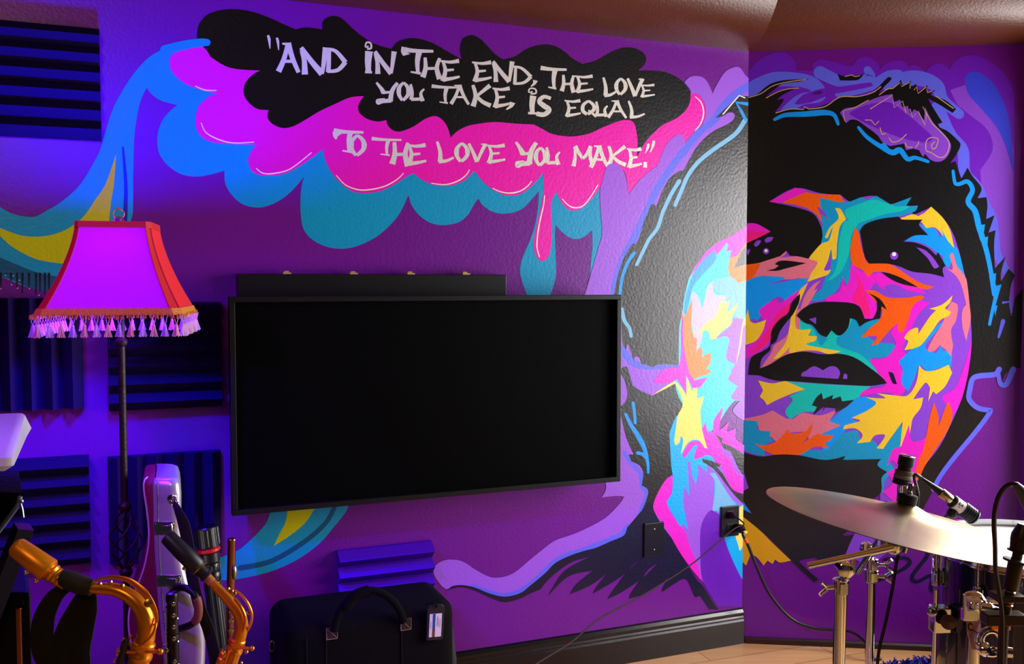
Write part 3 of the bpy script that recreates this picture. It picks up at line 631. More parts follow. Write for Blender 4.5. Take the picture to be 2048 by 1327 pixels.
B.fill(pt, 'yellow', "1838,730! 1850,741 1870,740 1897,729! 1904,745! 1890,772 1872,788! 1866,782! 1856,802! 1860,775! 1850,765 1826,798! 1846,794! 1841,815 1826,835 1822,852 1816,892! 1800,892! 1805,842! 1780,877 1766,897! 1753,896! 1770,870 1750,870 1740,883! 1713,886! 1725,870 1710,856 1686,858! 1690,850 1720,841 1703,835! 1735,820 1752,805 1732,794! 1770,796 1753,786! 1790,790 1815,790 1832,765")
B.fill(pt, 'magenta', "1818,848! 1823,880 1842,880 1852,873! 1846,905 1856,900! 1848,930 1835,960 1815,985 1790,1005! 1764,982! 1785,966 1774,945! 1796,932! 1784,920 1774,932! 1784,900 1802,892!")
B.fill(pt, 'orange', "1868,803! 1876,830 1877,852! 1890,815 1897,802! 1905,830 1895,860 1870,900 1850,930 1838,955 1826,964! 1836,920 1844,905! 1852,872 1860,830")
# dark features
B.fill(pt, 'black', "1480,450! 1500,400! 1538,403! 1590,414 1625,426 1640,448 1645,470 1641,488! 1630,500 1616,517! 1600,513 1580,511! 1573,501! 1560,512! 1535,520 1515,526 1480,530!")
B.fill(pt, 'magenta', "1480,450! 1500,446 1515,448 1530,456 1541,463! 1515,476 1480,492!")
B.fill(pt, 'rose', "1480,470! 1505,462 1541,463! 1515,476 1480,492!")
B.fill(pt, 'violet', "1508,488 1514,481 1522,481 1518,489 1511,493")
B.fill(pt, 'violet', "1529,480 1536,474 1547,474! 1542,482 1533,485")
B.fill(pt, 'violet', "1492,502! 1500,498 1496,510")
def dot(x, y, r): return ' '.join("%f,%f" % (x + r * math.cos(k * math.pi / 4), y + r * math.sin(k * math.pi / 4)) for k in range(8))
B.fill(pt, 'violet', dot(1532, 502, 6)); B.fill(pt, 'white', dot(1532, 501, 3))
B.fill(pt, 'black', "1550,528! 1558,522 1575,521 1612,526! 1590,532 1570,537 1555,541 1533,541! 1550,537! 1558,531!")
B.fill(pt, 'black', "1720,462! 1728,450 1745,442 1770,436 1797,433! 1803,439! 1845,439! 1838,450 1856,470! 1828,471 1806,483! 1830,485 1855,495 1872,510 1876,504! 1891,531! 1885,538 1888,554! 1860,547 1825,543 1800,533 1775,527 1738,527! 1730,515 1725,490")
B.fill(pt, 'violet', "1832,494! 1850,500 1866,515 1878,533! 1868,536 1855,516")
B.fill(pt, 'violet', dot(1788, 511, 8)); B.fill(pt, 'white', dot(1788, 508, 4))
B.fill(pt, 'black', "1762,543! 1790,550 1815,562 1836,574! 1805,568 1780,557")
B.fill(pt, 'black', "1593,631! 1605,618 1625,607 1655,603 1700,605 1718,612 1725,625 1729,637! 1746,637! 1752,625 1755,610 1750,597 1736,585! 1760,598 1774,619! 1763,612! 1760,636! 1735,643 1719,653! 1712,640 1700,636! 1696,655 1685,668 1675,670 1663,660! 1653,674! 1640,668 1625,650 1610,645")
B.fill(pt, 'violet', "1618,638! 1632,634! 1632,648!")
B.fill(pt, 'black', "1600,587! 1598,604 1586,628 1572,645 1560,662 1552,682 1541,690! 1540,700 1524,716 1520,733! 1515,748! 1496,749! 1503,715 1525,702 1540,690 1544,660 1560,638 1577,625 1584,604")
B.fill(pt, 'black', "1495,749! 1518,737! 1540,728 1570,710 1600,703 1620,704 1645,708 1680,707 1710,715 1740,735 1765,755 1774,766! 1740,771 1690,769 1640,766 1590,762 1550,760 1518,750!")
B.fill(pt, 'violet', "1602,752! 1604,745 1612,741 1620,735 1630,732 1646,740! 1660,732 1673,734 1680,745 1676,757!")
B.fill(pt, 'violet', "1686,757! 1688,747 1694,749 1694,757!")
B.fill(pt, 'black', "1624,810! 1632,795 1643,785! 1646,798! 1666,789! 1664,798! 1681,792! 1684,802! 1708,799! 1690,815 1670,824! 1672,816! 1650,814! 1645,822! 1648,812! 1626,830! 1634,813!")
B.fill(pt, 'navy', "1777,743! 1786,746 1794,768! 1785,765")
# collar and jacket
B.fill(pt, 'black', "1480,903! 1520,912 1560,908 1600,910 1650,919 1691,911! 1686,919! 1762,917! 1755,930 1774,943! 1763,955 1761,985 1730,1005! 1712,1050! 1686,1070 1724,1066! 1710,1080 1690,1106 1686,1118! 1640,1122! 1632,1114! 1600,1120 1606,1130 1637,1158! 1629,1164! 1600,1137 1580,1118 1550,1087 1520,1060 1480,1028!")
B.fill(pt, 'violet', "1478,930! 1488,945! 1497,975! 1478,986!")
B.fill(pt, 'sky', "1478,985! 1490,1008! 1503,1026! 1478,1014!")
B.fill(pt, 'mustard', "1478,1026! 1520,1060 1545,1085 1582,1120! 1560,1124 1550,1118! 1545,1127! 1535,1120! 1527,1130! 1515,1115 1502,1106! 1492,1130! 1478,1115!")
B.fill(pt, 'sky', "1474,1100! 1486,1120! 1480,1150! 1474,1150!")
B.fill(pt, 'violet', "1700,1085! 1712,1060! 1728,1050! 1780,1060! 1800,1085! 1740,1130! 1690,1110!")
B.stroke(pt, 'plum', "1800,1096 1830,1092 1850,1096 1855,1110 1840,1130 1825,1150 1826,1160 1836,1162 1860,1150 1865,1156 1862,1175 1870,1184 1880,1180 1898,1168", 7)
B.stroke(pt, 'navy', "1800,1096 1830,1092 1850,1096 1855,1110 1840,1130 1825,1150 1826,1160 1836,1162 1860,1150 1865,1156 1862,1175 1870,1184 1880,1180 1898,1168", 7)
B.stroke(pt, 'navy', "1770,1118 1810,1115 1820,1123 1810,1135 1780,1150 1755,1160", 7)
B.stroke(pt, 'peri', "1998,738 1990,748 1960,751 1945,757 1939,780 1938,798 1955,815 1982,820! 1970,838 1945,870 1905,918 1880,952 1866,978", 11, 9)
B.stroke(pt, 'peri', "2026,738 2012,768 2000,766 1996,745", 12, 8)
A.build(wall_a, {'painted_ribbon': 'teal and yellow painted ribbon with drips', 'painted_cloud': 'black and pink dripping painted cloud', 'painted_lettering': 'silver hand-painted lettering of a quote', 'painted_portrait': 'left part of the multicoloured painted face with dark hair'})
B.build(wall_b, {'painted_portrait': 'multicoloured painted face looking up, with dark hair'})
# ------------------------------------------------------------------ wedge foam panels on the left painted wall
foam = mat('dark_foam', (30, 14, 66), rough=0.95, spec=0.05, bump=0.4, bscale=400, bdist=0.001)
SZ, PITCH_F, DEP, BASE = 0.305, 0.0508, 0.052, 0.016
foam2 = mat('purple_foam', (74, 14, 168), rough=0.95, spec=0.05, bump=0.4, bscale=400, bdist=0.001)
def foam_panel(right_px, y_mid, horizontal, label, size_z=SZ, fm_=None):
    s1, zc = wa(right_px, y_mid)
    sc_, z0, z1 = s1 - SZ / 2, zc - size_z / 2, zc + size_z / 2
    root = thing('acoustic_foam_panel', label, 'foam panel', pa(sc_, zc, 0.0008), 'wedge foam panels on the wall')
    mb = MB()
    nw = 6
    prof = [(0, 0.001)]
    for i in range(nw):
        prof += [(i / nw, BASE), ((i + .5) / nw, DEP)]
    prof += [(1, BASE), (1, 0.001)]
    if horizontal:
        a = [pa(s1 - SZ, z0 + u * size_z, o) for u, o in prof]; d = A_DIR * SZ
    else:
        a = [pa(s1 - SZ + u * SZ, z0, o) for u, o in prof]; d = V((0, 0, size_z))
    mb.prism(a, d)
    ob('wedge_sheet', mb, fm_ or foam, root, smooth=False)
foam_panel(201, 172, True, 'dark wedge foam panel with level ridges at the top left, above the lamp')
foam_panel(166, 704, False, 'dark wedge foam panel with upright ridges behind the left half of the lampshade')
foam_panel(441, 707, True, 'dark wedge foam panel with level ridges right of the lamp pole, beside the television')
foam_panel(180, 1015, True, 'dark wedge foam panel with level ridges above the tenor saxophone mouthpiece')
foam_panel(441, 1000, False, 'dark wedge foam panel with upright ridges behind the silver instrument case')
foam_panel(861, 1172, True, 'purple wedge foam panel with level ridges behind the black bag handles', fm_=foam2)

# ------------------------------------------------------------------ television and the flat cabinet behind it
blk = mat('black_satin', (4, 4, 5), rough=0.4, spec=0.4)
blk_matte = mat('black_matte', (5, 5, 6), rough=0.8, spec=0.2)
brass = mat('brass', (196, 150, 80), rough=0.3, metal=1.0)
chrome = mat('chrome', (220, 222, 226), rough=0.09, metal=1.0)
steel = mat('brushed_steel', (150, 148, 146), rough=0.35, metal=1.0)
def wbox(s0, s1, z0, z1, o0, o1):
    m = MB(); m.prism([pa(s0, z0, o0), pa(s1, z0, o0), pa(s1, z1, o0), pa(s0, z1, o0)], A_N * (o1 - o0)); return m
cs0 = wa(476, 565, .055)[0]; cs1 = wa(1013, 565, .055)[0]; cz1 = wa(1013, 549, .055)[1]; cz0 = cz1 - 0.42
cab = thing('wall_cabinet', 'long flat black cabinet on the wall, mostly hidden behind the television', 'cabinet', pa((cs0 + cs1) / 2, cz0, .001))
ob('cabinet_body', wbox(cs0, cs1, cz0, cz1, .001, .055), blk, cab, smooth=False, bevel=.002)
for x in (573, 706, 820, 930):
    s = wa(x, 545, .04)[0]
    m = wbox(s - .012, s + .012, cz1 - .001, cz1 + .004, .012, .054)
    m.prism([pa(s - .008, cz1 + .004, .022), pa(s + .008, cz1 + .004, .022), pa(s + .006, cz1 + .009, .022), pa(s - .006, cz1 + .009, .022)], A_N * .02)
    ob('hinge_clip', m, mat('pale_brass', (224, 190, 130), rough=.35, metal=.5), cab, smooth=False, label='small brass clip on the cabinet top')
TO = .125
ts0 = wa(461, 800, TO)[0]; ts1 = wa(1242, 800, TO)[0]; tz1 = wa(1242, 589, TO)[1]; tz0 = wa(1242, 962, TO)[1]
tv = thing('television', 'large flat black-framed television with a dark screen on the purple wall', 'television', pa((ts0 + ts1) / 2, tz0, .057))
ob('housing', wbox(ts0 + .01, ts1 - .01, tz0 + .01, tz1 - .01, .057, .10), blk, tv, smooth=False)
bw = .016
m = MB()
for q in ((ts0, ts1, tz1 - bw, tz1), (ts0, ts1, tz0, tz0 + bw), (ts0, ts0 + bw, tz0 + bw, tz1 - bw), (ts1 - bw, ts1, tz0 + bw, tz1 - bw)):
    k = wbox(q[0], q[1], q[2], q[3], .09, TO); m.add(k.v, k.f)
ob('frame', m, blk, tv, smooth=False, bevel=.0015)
ob('screen', wbox(ts0 + bw, ts1 - bw, tz0 + bw, tz1 - bw, .1, .104), mat('dark_screen', (1, 1, 1), rough=0.6, spec=0.04), tv, smooth=False)

# ------------------------------------------------------------------ wall plates, plugs, cables
plate_m = mat('black_plate', (10, 12, 18), rough=0.3, spec=0.6)
def plate(name, label, cat, x0, x1, y0, y1):
    sa, sb = wa(x0, (y0 + y1) / 2, .006)[0], wa(x1, (y0 + y1) / 2, .006)[0]
    za, zb = wa((x0 + x1) / 2, y1, .006)[1], wa((x0 + x1) / 2, y0, .006)[1]
    t = thing(name, label, cat, pa((sa + sb) / 2, za, .001))
    ob('cover_plate', wbox(sa, sb, za, zb, .0012, .008), plate_m, t, smooth=False, bevel=.003)
    return t, (sa + sb) / 2, za, zb
t, s, za, zb = plate('blank_wall_plate', 'blank black wall plate with two screws on the dark painted jacket', 'wall plate', 1288, 1328, 1044, 1112)
for z in (za + (zb - za) * .2, za + (zb - za) * .8):
    m = MB(); m.lathe(pa(s, z, .0078), A_N, [(0, .0032), (.001, .0032), (.0016, .002)], 12)
    ob('screw', m, steel, t, label='steel screw')
t, s, za, zb = plate('power_outlet', 'black wall outlet with a plug in it at the wall corner', 'outlet', 1442, 1478, 1011, 1072)
for z in (za + (zb - za) * .3, za + (zb - za) * .72):
    ob('socket', wbox(s - .016, s + .016, z - .014, z + .014, .0078, .0105), blk, t, smooth=False, bevel=.003)
p = pa(s, za + (zb - za) * .72, .011)
m = MB(); m.lathe(p, A_N, [(0, .012), (.012, .013), (.02, .009), (.026, .005)], 12)
cable2 = thing('thin_power_cord', 'thin brown cord running down from the outlet across the purple wall', 'cord', p)
brown = mat('brown_cord', (44, 20, 16), rough=0.6, spec=.2)
ob('plug', m, brown, cable2)
pts = [p + A_N * .024, p + A_N * .06 + V((.012, 0, -.02)), at(1470, 1056, 3.36), at(1440, 1080, 3.30), at(1380, 1130, 3.18), at(1290, 1187, 3.0), at(1200, 1236, 2.82), at(1140, 1285, 2.66), at(1068, 1330, 2.5), at(980, 1395, 2.3)]
e = at(860, 1500, 2.1); pts += [e, V((e.x + .02, e.y - .12, .008)), V((e.x + .2, e.y - .2, .006)), V((e.x + .5, e.y - .15, .006))]
m = MB(); m.tube(cr(pts, 7), .0027, 8)
ob('cord', m, brown, cable2)
p = pa(wa(1477, 1056, .02)[0], za + (zb - za) * .28, .0112)
cable = thing('power_cable', 'black power cable with yellow and orange tape drooping from the outlet to the floor', 'cable', p)
m = MB(); m.lathe(p, A_N, [(0, .015), (.02, .017), (.03, .015), (.038, .007)], 14)
ob('plug', m, blk, cable)
rub = mat('black_rubber', (8, 8, 9), rough=0.4)
def nb(x, y, off): return on_plane(x, y, C0 + B_N * off, B_N)
cp = [p + A_N * .036, p + A_N * .05 + V((.003, 0, -.004)), nb(1486, 1068, .10), nb(1497, 1092, .09), nb(1512, 1130, .08), nb(1540, 1188, .07), nb(1580, 1234, .06), nb(1620, 1253, .06), nb(1665, 1259, .06), nb(1698, 1262, .07), nb(1718, 1272, .09), nb(1735, 1288, .13)]
cp = cr(cp, 8)
q = cp[-1]; cp += [V((q.x + .02, q.y - .005, .009)), V((q.x + .05, q.y - .0, .007))]
m = MB(); m.tube(cp, .0055, 10); ob('cord', m, rub, cable)
for a, b, c, l in ((9, 15, (240, 190, 60), 'yellow tape band'), (19, 23, (240, 90, 20), 'orange tape band')):
    m = MB(); m.tube(cp[a:b], .0063, 10); ob('tape_band', m, mat(l.replace(' ', '_'), c, rough=.4), cable, label=l)

# ------------------------------------------------------------------ fringed floor lamp
LD = 2.30
lc = at(243, 700, LD); LX, LY = lc.x, lc.y
zt = at(243, 447, LD).z; zb_ = 1.272
lamp = thing('floor_lamp', 'iron floor lamp with a glowing red fringed square shade', 'lamp', (LX, LY, 0))
red = bpy.data.materials.new('red_shade_cloth'); red.use_nodes = True
nt = red.node_tree; pb_ = nt.nodes['Principled BSDF']
pb_.inputs['Base Color'].default_value = lin((236, 10, 30)); pb_.inputs['Roughness'].default_value = .8
trn = nt.nodes.new('ShaderNodeBsdfTranslucent'); trn.inputs[0].default_value = (0.16, .0, .5, 1)
mxs = nt.nodes.new('ShaderNodeMixShader'); mxs.inputs[0].default_value = .12
nt.links.new(pb_.outputs[0], mxs.inputs[1]); nt.links.new(trn.outputs[0], mxs.inputs[2]); nt.links.new(mxs.outputs[0], nt.nodes['Material Output'].inputs[0])
redtrim = mat('red_trim', (196, 14, 22), rough=.7)
ROT = Matrix.Rotation(R(12.5), 3, 'Z')
TW, BWD = .0815, .157            # half widths at top and bottom
def half(f):                     # f 0 bottom .. 1 top, concave flare
    return TW + (BWD - TW) * (1 - f) ** 1.55
def sp(x, y, z): return V((LX, LY, z)) + ROT @ V((x, y, 0))
zbot, ztop = zb_, zt
rs_o, rs_i = [], []
N = 14
for i in range(N + 1):
    f = i / N; h = half(f); z = zbot + (ztop - zbot) * f; c = h * .12
    P8 = [(-h + c, -h), (h - c, -h), (h, -h + c), (h, h - c), (h - c, h), (-h + c, h), (-h, h - c), (-h, -h + c)]
    rs_o.append([sp(x, y, z) for x, y in P8]); rs_i.append([sp(x * .985, y * .985, z) for x, y in P8])
redtrim = mat('red_trim', (190, 4, 14), rough=.7)
m = MB(); m.rings(rs_o, cap=False); m.mi = [1 if f[0] % 2 == 1 else (0 if f[0] % 8 == 0 else 2) for f in m.f]; shade = ob('lamp_shade', m, [red, redtrim, mat('red_cloth_unlit', (226, 14, 30), rough=.8)], lamp, angle=25)  # sides and back: same cloth made opaque, so only the front glows violet
# piping along the eight edges, top band, bottom braid
for k in range(8):
    m = MB(); m.tube([rs_o[i][k] for i in range(N + 1)], .0018, 6)
    ob('edge_piping', m, redtrim, shade)
m = MB()
def band(z0, z1, grow):
    f0, f1 = (z0 - zbot) / (ztop - zbot), (z1 - zbot) / (ztop - zbot)
    out = []
    for z, f, g in ((z0, f0, 0), (z0, f0, grow), (z1, f1, grow), (z1, f1, 0)):
        h = half(min(max(f, 0), 1)) + g; c = h * .12
        out.append([sp(x, y, z) for x, y in [(-h + c, -h), (h - c, -h), (h, -h + c), (h, h - c), (h - c, h), (-h + c, h), (-h, h - c), (-h, -h + c)]])
    return out
m.rings(band(ztop - .014, ztop + .001, .002), cap=False, closed=True); ob('top_band', m, redtrim, shade, smooth=False)
gold_braid = mat('gold_braid', (222, 134, 34), rough=.55, bump=.9, bscale=420)
m = MB(); m.rings(band(zbot - .004, zbot + .012, .004), cap=False, closed=True); br_ = ob('braid_trim', m, gold_braid, shade, smooth=False, label='gold braided trim')
m = MB()
hb = BWD + .004
for k in range(60):
    for q in range(4):
        u = -hb + 2 * hb * (k + .5) / 60
        x, y = [(u, -hb), (hb, u), (-u, hb), (-hb, -u)][q]
        o = V((random.uniform(-.002, .002), random.uniform(-.002, .002), 0))
        m.box(sp(x, y, zbot - .007 + random.uniform(-.003, .003)) + o, (.0022, .0022, .009))
ob('loop_fringe', m, gold_braid, br_, smooth=False)
# tassels
tm1 = mat('tassel_pink_gold', (222, 150, 150), rough=.6)
tm2 = mat('tassel_lilac', (196, 150, 214), rough=.6)
tas = None
ntas = 13
def tassel_mesh(v):
    m = MB()
    m.tube([V((-.004, 0, 0)), V((-.002, 0, -.010)), V((0, 0, -.016))], .0007, 5)
    m.tube([V((.004, 0, 0)), V((.002, 0, -.010)), V((0, 0, -.016))], .0007, 5)
    m.ball((0, 0, -.018), .0032, 8)
    for k in range(16):
        a = 2 * math.pi * k / 16 + v; rr = .0055 + .002 * math.sin(k * 5 + v * 3)
        m.tube([V((.0018 * math.cos(a), .0018 * math.sin(a), -.019)), V((rr * .6 * math.cos(a), rr * .6 * math.sin(a), -.028)), V((rr * math.cos(a), rr * math.sin(a), -.037 + .002 * math.sin(k * 3.1)))], .0011, 4)
    return m
protos = []
cnt = 0
for side in range(4):
    for k in range(ntas):
        u = -hb + 2 * hb * (k + .5) / ntas
        x, y = [(u, -hb), (hb, u), (-u, hb), (-hb, -u)][side]
        pos = sp(x * .99, y * .99, zbot - .006)
        if len(protos) < 4:
            mbt = tassel_mesh(cnt * .7)
            o = ob('tassel', mbt, [tm1, tm2][cnt % 2], None); 
            # base at origin of the mesh
            me = o.data
            off = o.location.copy()
            for vv in me.vertices: vv.co = (vv.co + off) * 1.25
            protos.append(o); o.parent = lamp; o.location = pos - V((LX, LY, 0))
        else:
            o = protos[cnt % 4].copy(); o.parent = lamp; o.location = pos - V((LX, LY, 0)); COL.objects.link(o)
        cnt += 1
iron = mat('wrought_iron', (52, 42, 40), rough=.5, metal=.6, bump=.3, bscale=160)
m = MB(); m.tube([(LX, LY, .02), (LX, LY, .63)], .0085, 14); m.tube([(LX, LY, .80), (LX, LY, ztop + .012)], .0085, 14)
ob('pole', m, iron, lamp)
for y, r in ((684, .0145), (1012, .0155), (1143, .0155)):
    m = MB(); m.ball((LX, LY, at(243, y, LD).z), r, 16, (1, 1, .92)); ob('pole_ball', m, iron, lamp)
zu, zl = at(243, 1018, LD).z, at(243, 1138, LD).z
m = MB(); m.tube([(LX, LY, zl), (LX, LY, zu)], .0035, 8); ob('inner_rod', m, iron, lamp)
for k in range(5):
    ps = []
    for i in range(25):
        f = i / 24; a = 2 * math.pi * k / 5 + f * 3.9
        rr = .005 + .032 * math.sin(math.pi * f) ** .9 * (1.0 + .1 * math.cos(math.pi * f))
        ps.append(V((LX + rr * math.cos(a), LY + rr * math.sin(a), zl + (zu - zl) * f)))
    m = MB(); m.tube(ps, .0026, 7); ob('twisted_wire', m, iron, lamp)
m = MB(); m.lathe((LX, LY, 0), (0, 0, 1), [(0, .13), (.012, .13), (.022, .10), (.03, .03), (.05, .012)], 32); ob('base', m, iron, lamp)
# harp, finial ring, bulb
m = MB(); m.tube([V((LX + .03 * math.sin(a), LY, 1.33 + .085 - .085 * math.cos(a) )) for a in [math.pi * 2 * i / 28 for i in range(28)]], .0016, 6, closed=True); ob('harp', m, brass, lamp)
m = MB(); m.tube([V((LX, LY, ztop + .016)) + ROT @ V((.0125 * math.sin(a), 0, -.0125 * math.cos(a) + .0)) + V((0, 0, .008)) for a in [math.pi * 2 * i / 24 for i in range(24)]], .0016, 6, closed=True); ob('finial_ring', m, brass, lamp)
bl = bpy.data.materials.new('blue_bulb'); bl.use_nodes = True
b = bl.node_tree.nodes['Principled BSDF']
BULB = (0.02, 0.004, 1.0, 1)
b.inputs['Emission Color'].default_value = BULB; b.inputs['Emission Strength'].default_value = 2300
b.inputs['Base Color'].default_value = (.1, .1, .8, 1)
m = MB(); m.ball((LX, LY, 1.42), .022, 14, (1, 1, 2.7)); ob('light_bulb', m, bl, lamp, label='glowing blue bulb')
m = MB(); m.lathe((LX, LY, 1.29), (0, 0, 1), [(0, .010), (.01, .014), (.07, .014)], 16); ob('bulb_socket', m, brass, lamp)

# ------------------------------------------------------------------ silver and maroon instrument case
CD = 2.22
silver_m = mat('silver_case', (206, 192, 214), rough=.30, metal=.5)
maroon = mat('maroon_leather', (128, 16, 62), rough=.5, bump=.3, bscale=260)
stitch = mat('white_stitching', (220, 190, 210), rough=.7)
rows = [(957, 286, 306, 346), (961, 283.5, 306, 356), (972, 282.5, 306, 361), (990, 284, 306, 363), (1015, 288, 307, 363), (1040, 291, 307, 363.5), (1065, 293, 308, 364), (1090, 292, 309, 365), (1115, 288, 310, 367), (1140, 282, 312, 371), (1165, 273, 313, 378), (1190, 263, 315, 388), (1215, 255, 317, 399), (1240, 252, 320, 406), (1265, 253, 322, 410), (1290, 257, 325, 411.5), (1320, 261, 327, 411), (1370, 266, 328, 409), (1430, 268, 328, 404), (1500, 270, 328, 396)]
fl = CAM_Z
yb = 566 + 0
case = thing('instrument_case', 'upright silver and maroon hard instrument case with latches, leaning by the lamp pole', 'case', (at(330, 1100, CD).x, CD, 0))
def cring(xl, xr, z, y0, dep, rl, rr):
    """rounded horizontal section between two x, front at y0"""
    out = []
    for cx, cy, r, a0 in ((xr - rr, y0 + rr, rr, -90), (xr - rr, y0 + dep - rr, rr, 0), (xl + rl, y0 + dep - rl, rl, 90), (xl + rl, y0 + rl, rl, 180)):
        for i in range(5):
            a = R(a0 + 90 * i / 4)
            px_, py_ = cx + r * math.cos(a), cy + r * math.sin(a)
            out.append(V((px_ - .36 * (py_ - y0), py_, z)))
    return out
sv, mr, edge = [], [], []
zs_last = None
for i, (y, a, b_, c) in enumerate(rows):
    pl, ps, pr = at(a, y, CD), at(b_, y, CD), at(c, y, CD)
    z = pl.z
    if z < .02: z = .02
    ins = .012 if i == 0 else (.004 if i == 1 else 0)
    sv.append(cring(ps.x, pr.x, z, CD + ins, .20 - ins * 2, .004, min(.026, (pr.x - ps.x) * .4)))
    mr.append(cring(pl.x, ps.x + .0005, z, CD + .006 + ins, .185 - ins * 2, .012, .002))
    edge.append(V((pl.x + .003, CD + .008 + ins, z)))
zlast = sv[-1][0].z
for f in (1.0,):
    sv.append([V((p.x, p.y, .02)) for p in sv[-1]]); mr.append([V((p.x, p.y, .02)) for p in mr[-1]])
    sv.append([V((p.x, p.y, .0)) for p in sv[-1]]); mr.append([V((p.x, p.y, .0)) for p in mr[-1]])
m = MB(); m.rings(sv); body = ob('case_body', m, silver_m, case, angle=50, label='silver metal case body')
m = MB(); m.rings(mr); lid = ob('case_lid', m, maroon, case, angle=50, label='maroon leather lid')
m = MB(); e2 = cr(edge, 3); m.tube(e2, .0022, 6); ob('stitched_piping', m, stitch, lid)
e3 = [at(r[2] + 9, r[0], CD - .001) for r in rows[1:18]]
m = MB(); m.tube(cr(e3, 3), .0014, 6); ob('seam_strip', m, steel, body)
def latch(x0, x1, y0, y1, hook):
    P0, P1 = at(x0, y1, CD - .003), at(x1, y0, CD - .003)
    cx, cz = (P0.x + P1.x) / 2, (P0.z + P1.z) / 2
    w, h = P1.x - P0.x, P1.z - P0.z
    m = MB(); m.box((cx, CD - .0005, cz), (w, .004, h))
    l = ob('latch', m, chrome, case, smooth=False, bevel=.0012)
    m = MB()
    m.box((cx + w * .12, CD - .006, cz), (w * .42, .008, h * .55))
    if hook: m.tube([V((cx - w * .1, CD - .010, cz - h * .2)), V((cx + w * .25, CD - .012, cz - h * .22)), V((cx + w * .45, CD - .012, cz)), V((cx + w * .5, CD - .010, cz + h * .35))], .003, 8)
    else: m.tube([V((cx + w * .36, CD - .008, cz - h * .3)), V((cx + w * .4, CD - .012, cz)), V((cx + w * .36, CD - .008, cz + h * .42))], .003, 8)
    ob('latch_hook', m, chrome, l, bevel=.001)
    for sx in (-.42, .42):
        for sz in (-.35, .35):
            m = MB(); m.ball((cx + sx * w, CD - .003, cz + sz * h), .0016, 8); ob('rivet', m, steel, l)
latch(308, 350, 1043, 1069, False); latch(313, 362, 1150, 1172, True)
m = MB(); m.lathe(at(344, 996, CD), (0, -1, 0), [(-.006, .010), (.004, .010), (.006, .006)], 14)
dr = ob('strap_ring', m, chrome, case)
c = at(347, 1003, CD - .012)
m = MB(); m.tube([c + V((.010 * math.cos(a), -.002 * math.sin(a), .008 * math.sin(a))) for a in [2 * math.pi * i / 18 for i in range(18)]], .0016, 7, closed=True); ob('ring_loop', m, chrome, dr)
# handle
hp = cr([at(344, 1184, CD - .004), at(352, 1178, CD - .03), at(366, 1174, CD - .045), at(384, 1182, CD - .055), at(394, 1198, CD - .06), at(397, 1218, CD - .06), at(394, 1236, CD - .058), at(384, 1247, CD - .05), at(368, 1254, CD - .035), at(352, 1258, CD - .004)], 6)
m = MB(); m.tube(hp[:25], .0085, 12); m.tube(hp[38:], .0085, 12)
h = ob('handle', m, blk, case)
m = MB(); m.tube(hp[23:40], .0102, 12); ob('handle_grip', m, mat('tan_leather', (128, 62, 48), rough=.6), h, label='brown leather grip')
# shoulder strap hanging from the ring
sp_ = cr([at(347, 1004, CD - .02), at(356, 1020, CD - .03), at(368, 1050, CD - .03), at(378, 1100, CD - .03), at(386, 1160, CD - .05), at(400, 1215, CD - .05), at(418, 1262, CD - .03), at(430, 1320, CD - .02), at(434, 1400, CD - .02), at(425, 1480, CD - .05)], 6)
m = MB(); m.tube(sp_, [.005 + .010 * min(1, i / 12) for i in range(len(sp_))], 10, flat=.25, up=(0, -1, 0)); ob('shoulder_strap', m, mat('black_webbing', (9, 9, 11), rough=.85), case)

# ------------------------------------------------------------------ black telescopic tube with a red ring
TD = 2.47
ax0, ax1 = at(411, 1052, TD), at(447, 1330, TD)
ax = (ax1 - ax0).normalized()
fl_t = (ax0.z - .004) / -ax.z
tubeb = thing('telescopic_tube', 'black ribbed telescopic tube with a red ring, standing behind the alto saxophone', 'tube', ax0 + ax * fl_t)
k = TD / 1900
def seg(name, d0, d1, r, m_, ribs=0, parent=tubeb, label=None):
    mb = MB(); mb.lathe(ax0, ax, [(d0, r * .9), (d0 + .003, r), (d1 - .003, r), (d1, r * .9)], 32)
    for i in range(ribs):
        a = 2 * math.pi * i / ribs
        u = V((1, 0, 0)); u = (u - ax * u.dot(ax)).normalized(); w = ax.cross(u)
        q = (u * math.cos(a) + w * math.sin(a)) * r
        mb.tube([ax0 + ax * (d0 + .006) + q, ax0 + ax * (d1 - .006) + q], .0022, 5)
    return ob(name, mb, m_, parent, label=label)
bplas = mat('black_plastic', (14, 15, 18), rough=.3, spec=.6)
seg('cap', 0, 43 * k, 22.5 * k, bplas, 16)
seg('red_ring', 43 * k, 52 * k, 23 * k, mat('red_ring', (216, 16, 22), rough=.35))
seg('collar', 52 * k, 74 * k, 20 * k, bplas)
seg('ribbed_section', 74 * k, 92 * k, 18.5 * k, bplas, 16)
seg('collar', 92 * k, 112 * k, 18 * k, bplas)
seg('tube_body', 112 * k, fl_t, 16.5 * k, bplas, 12)

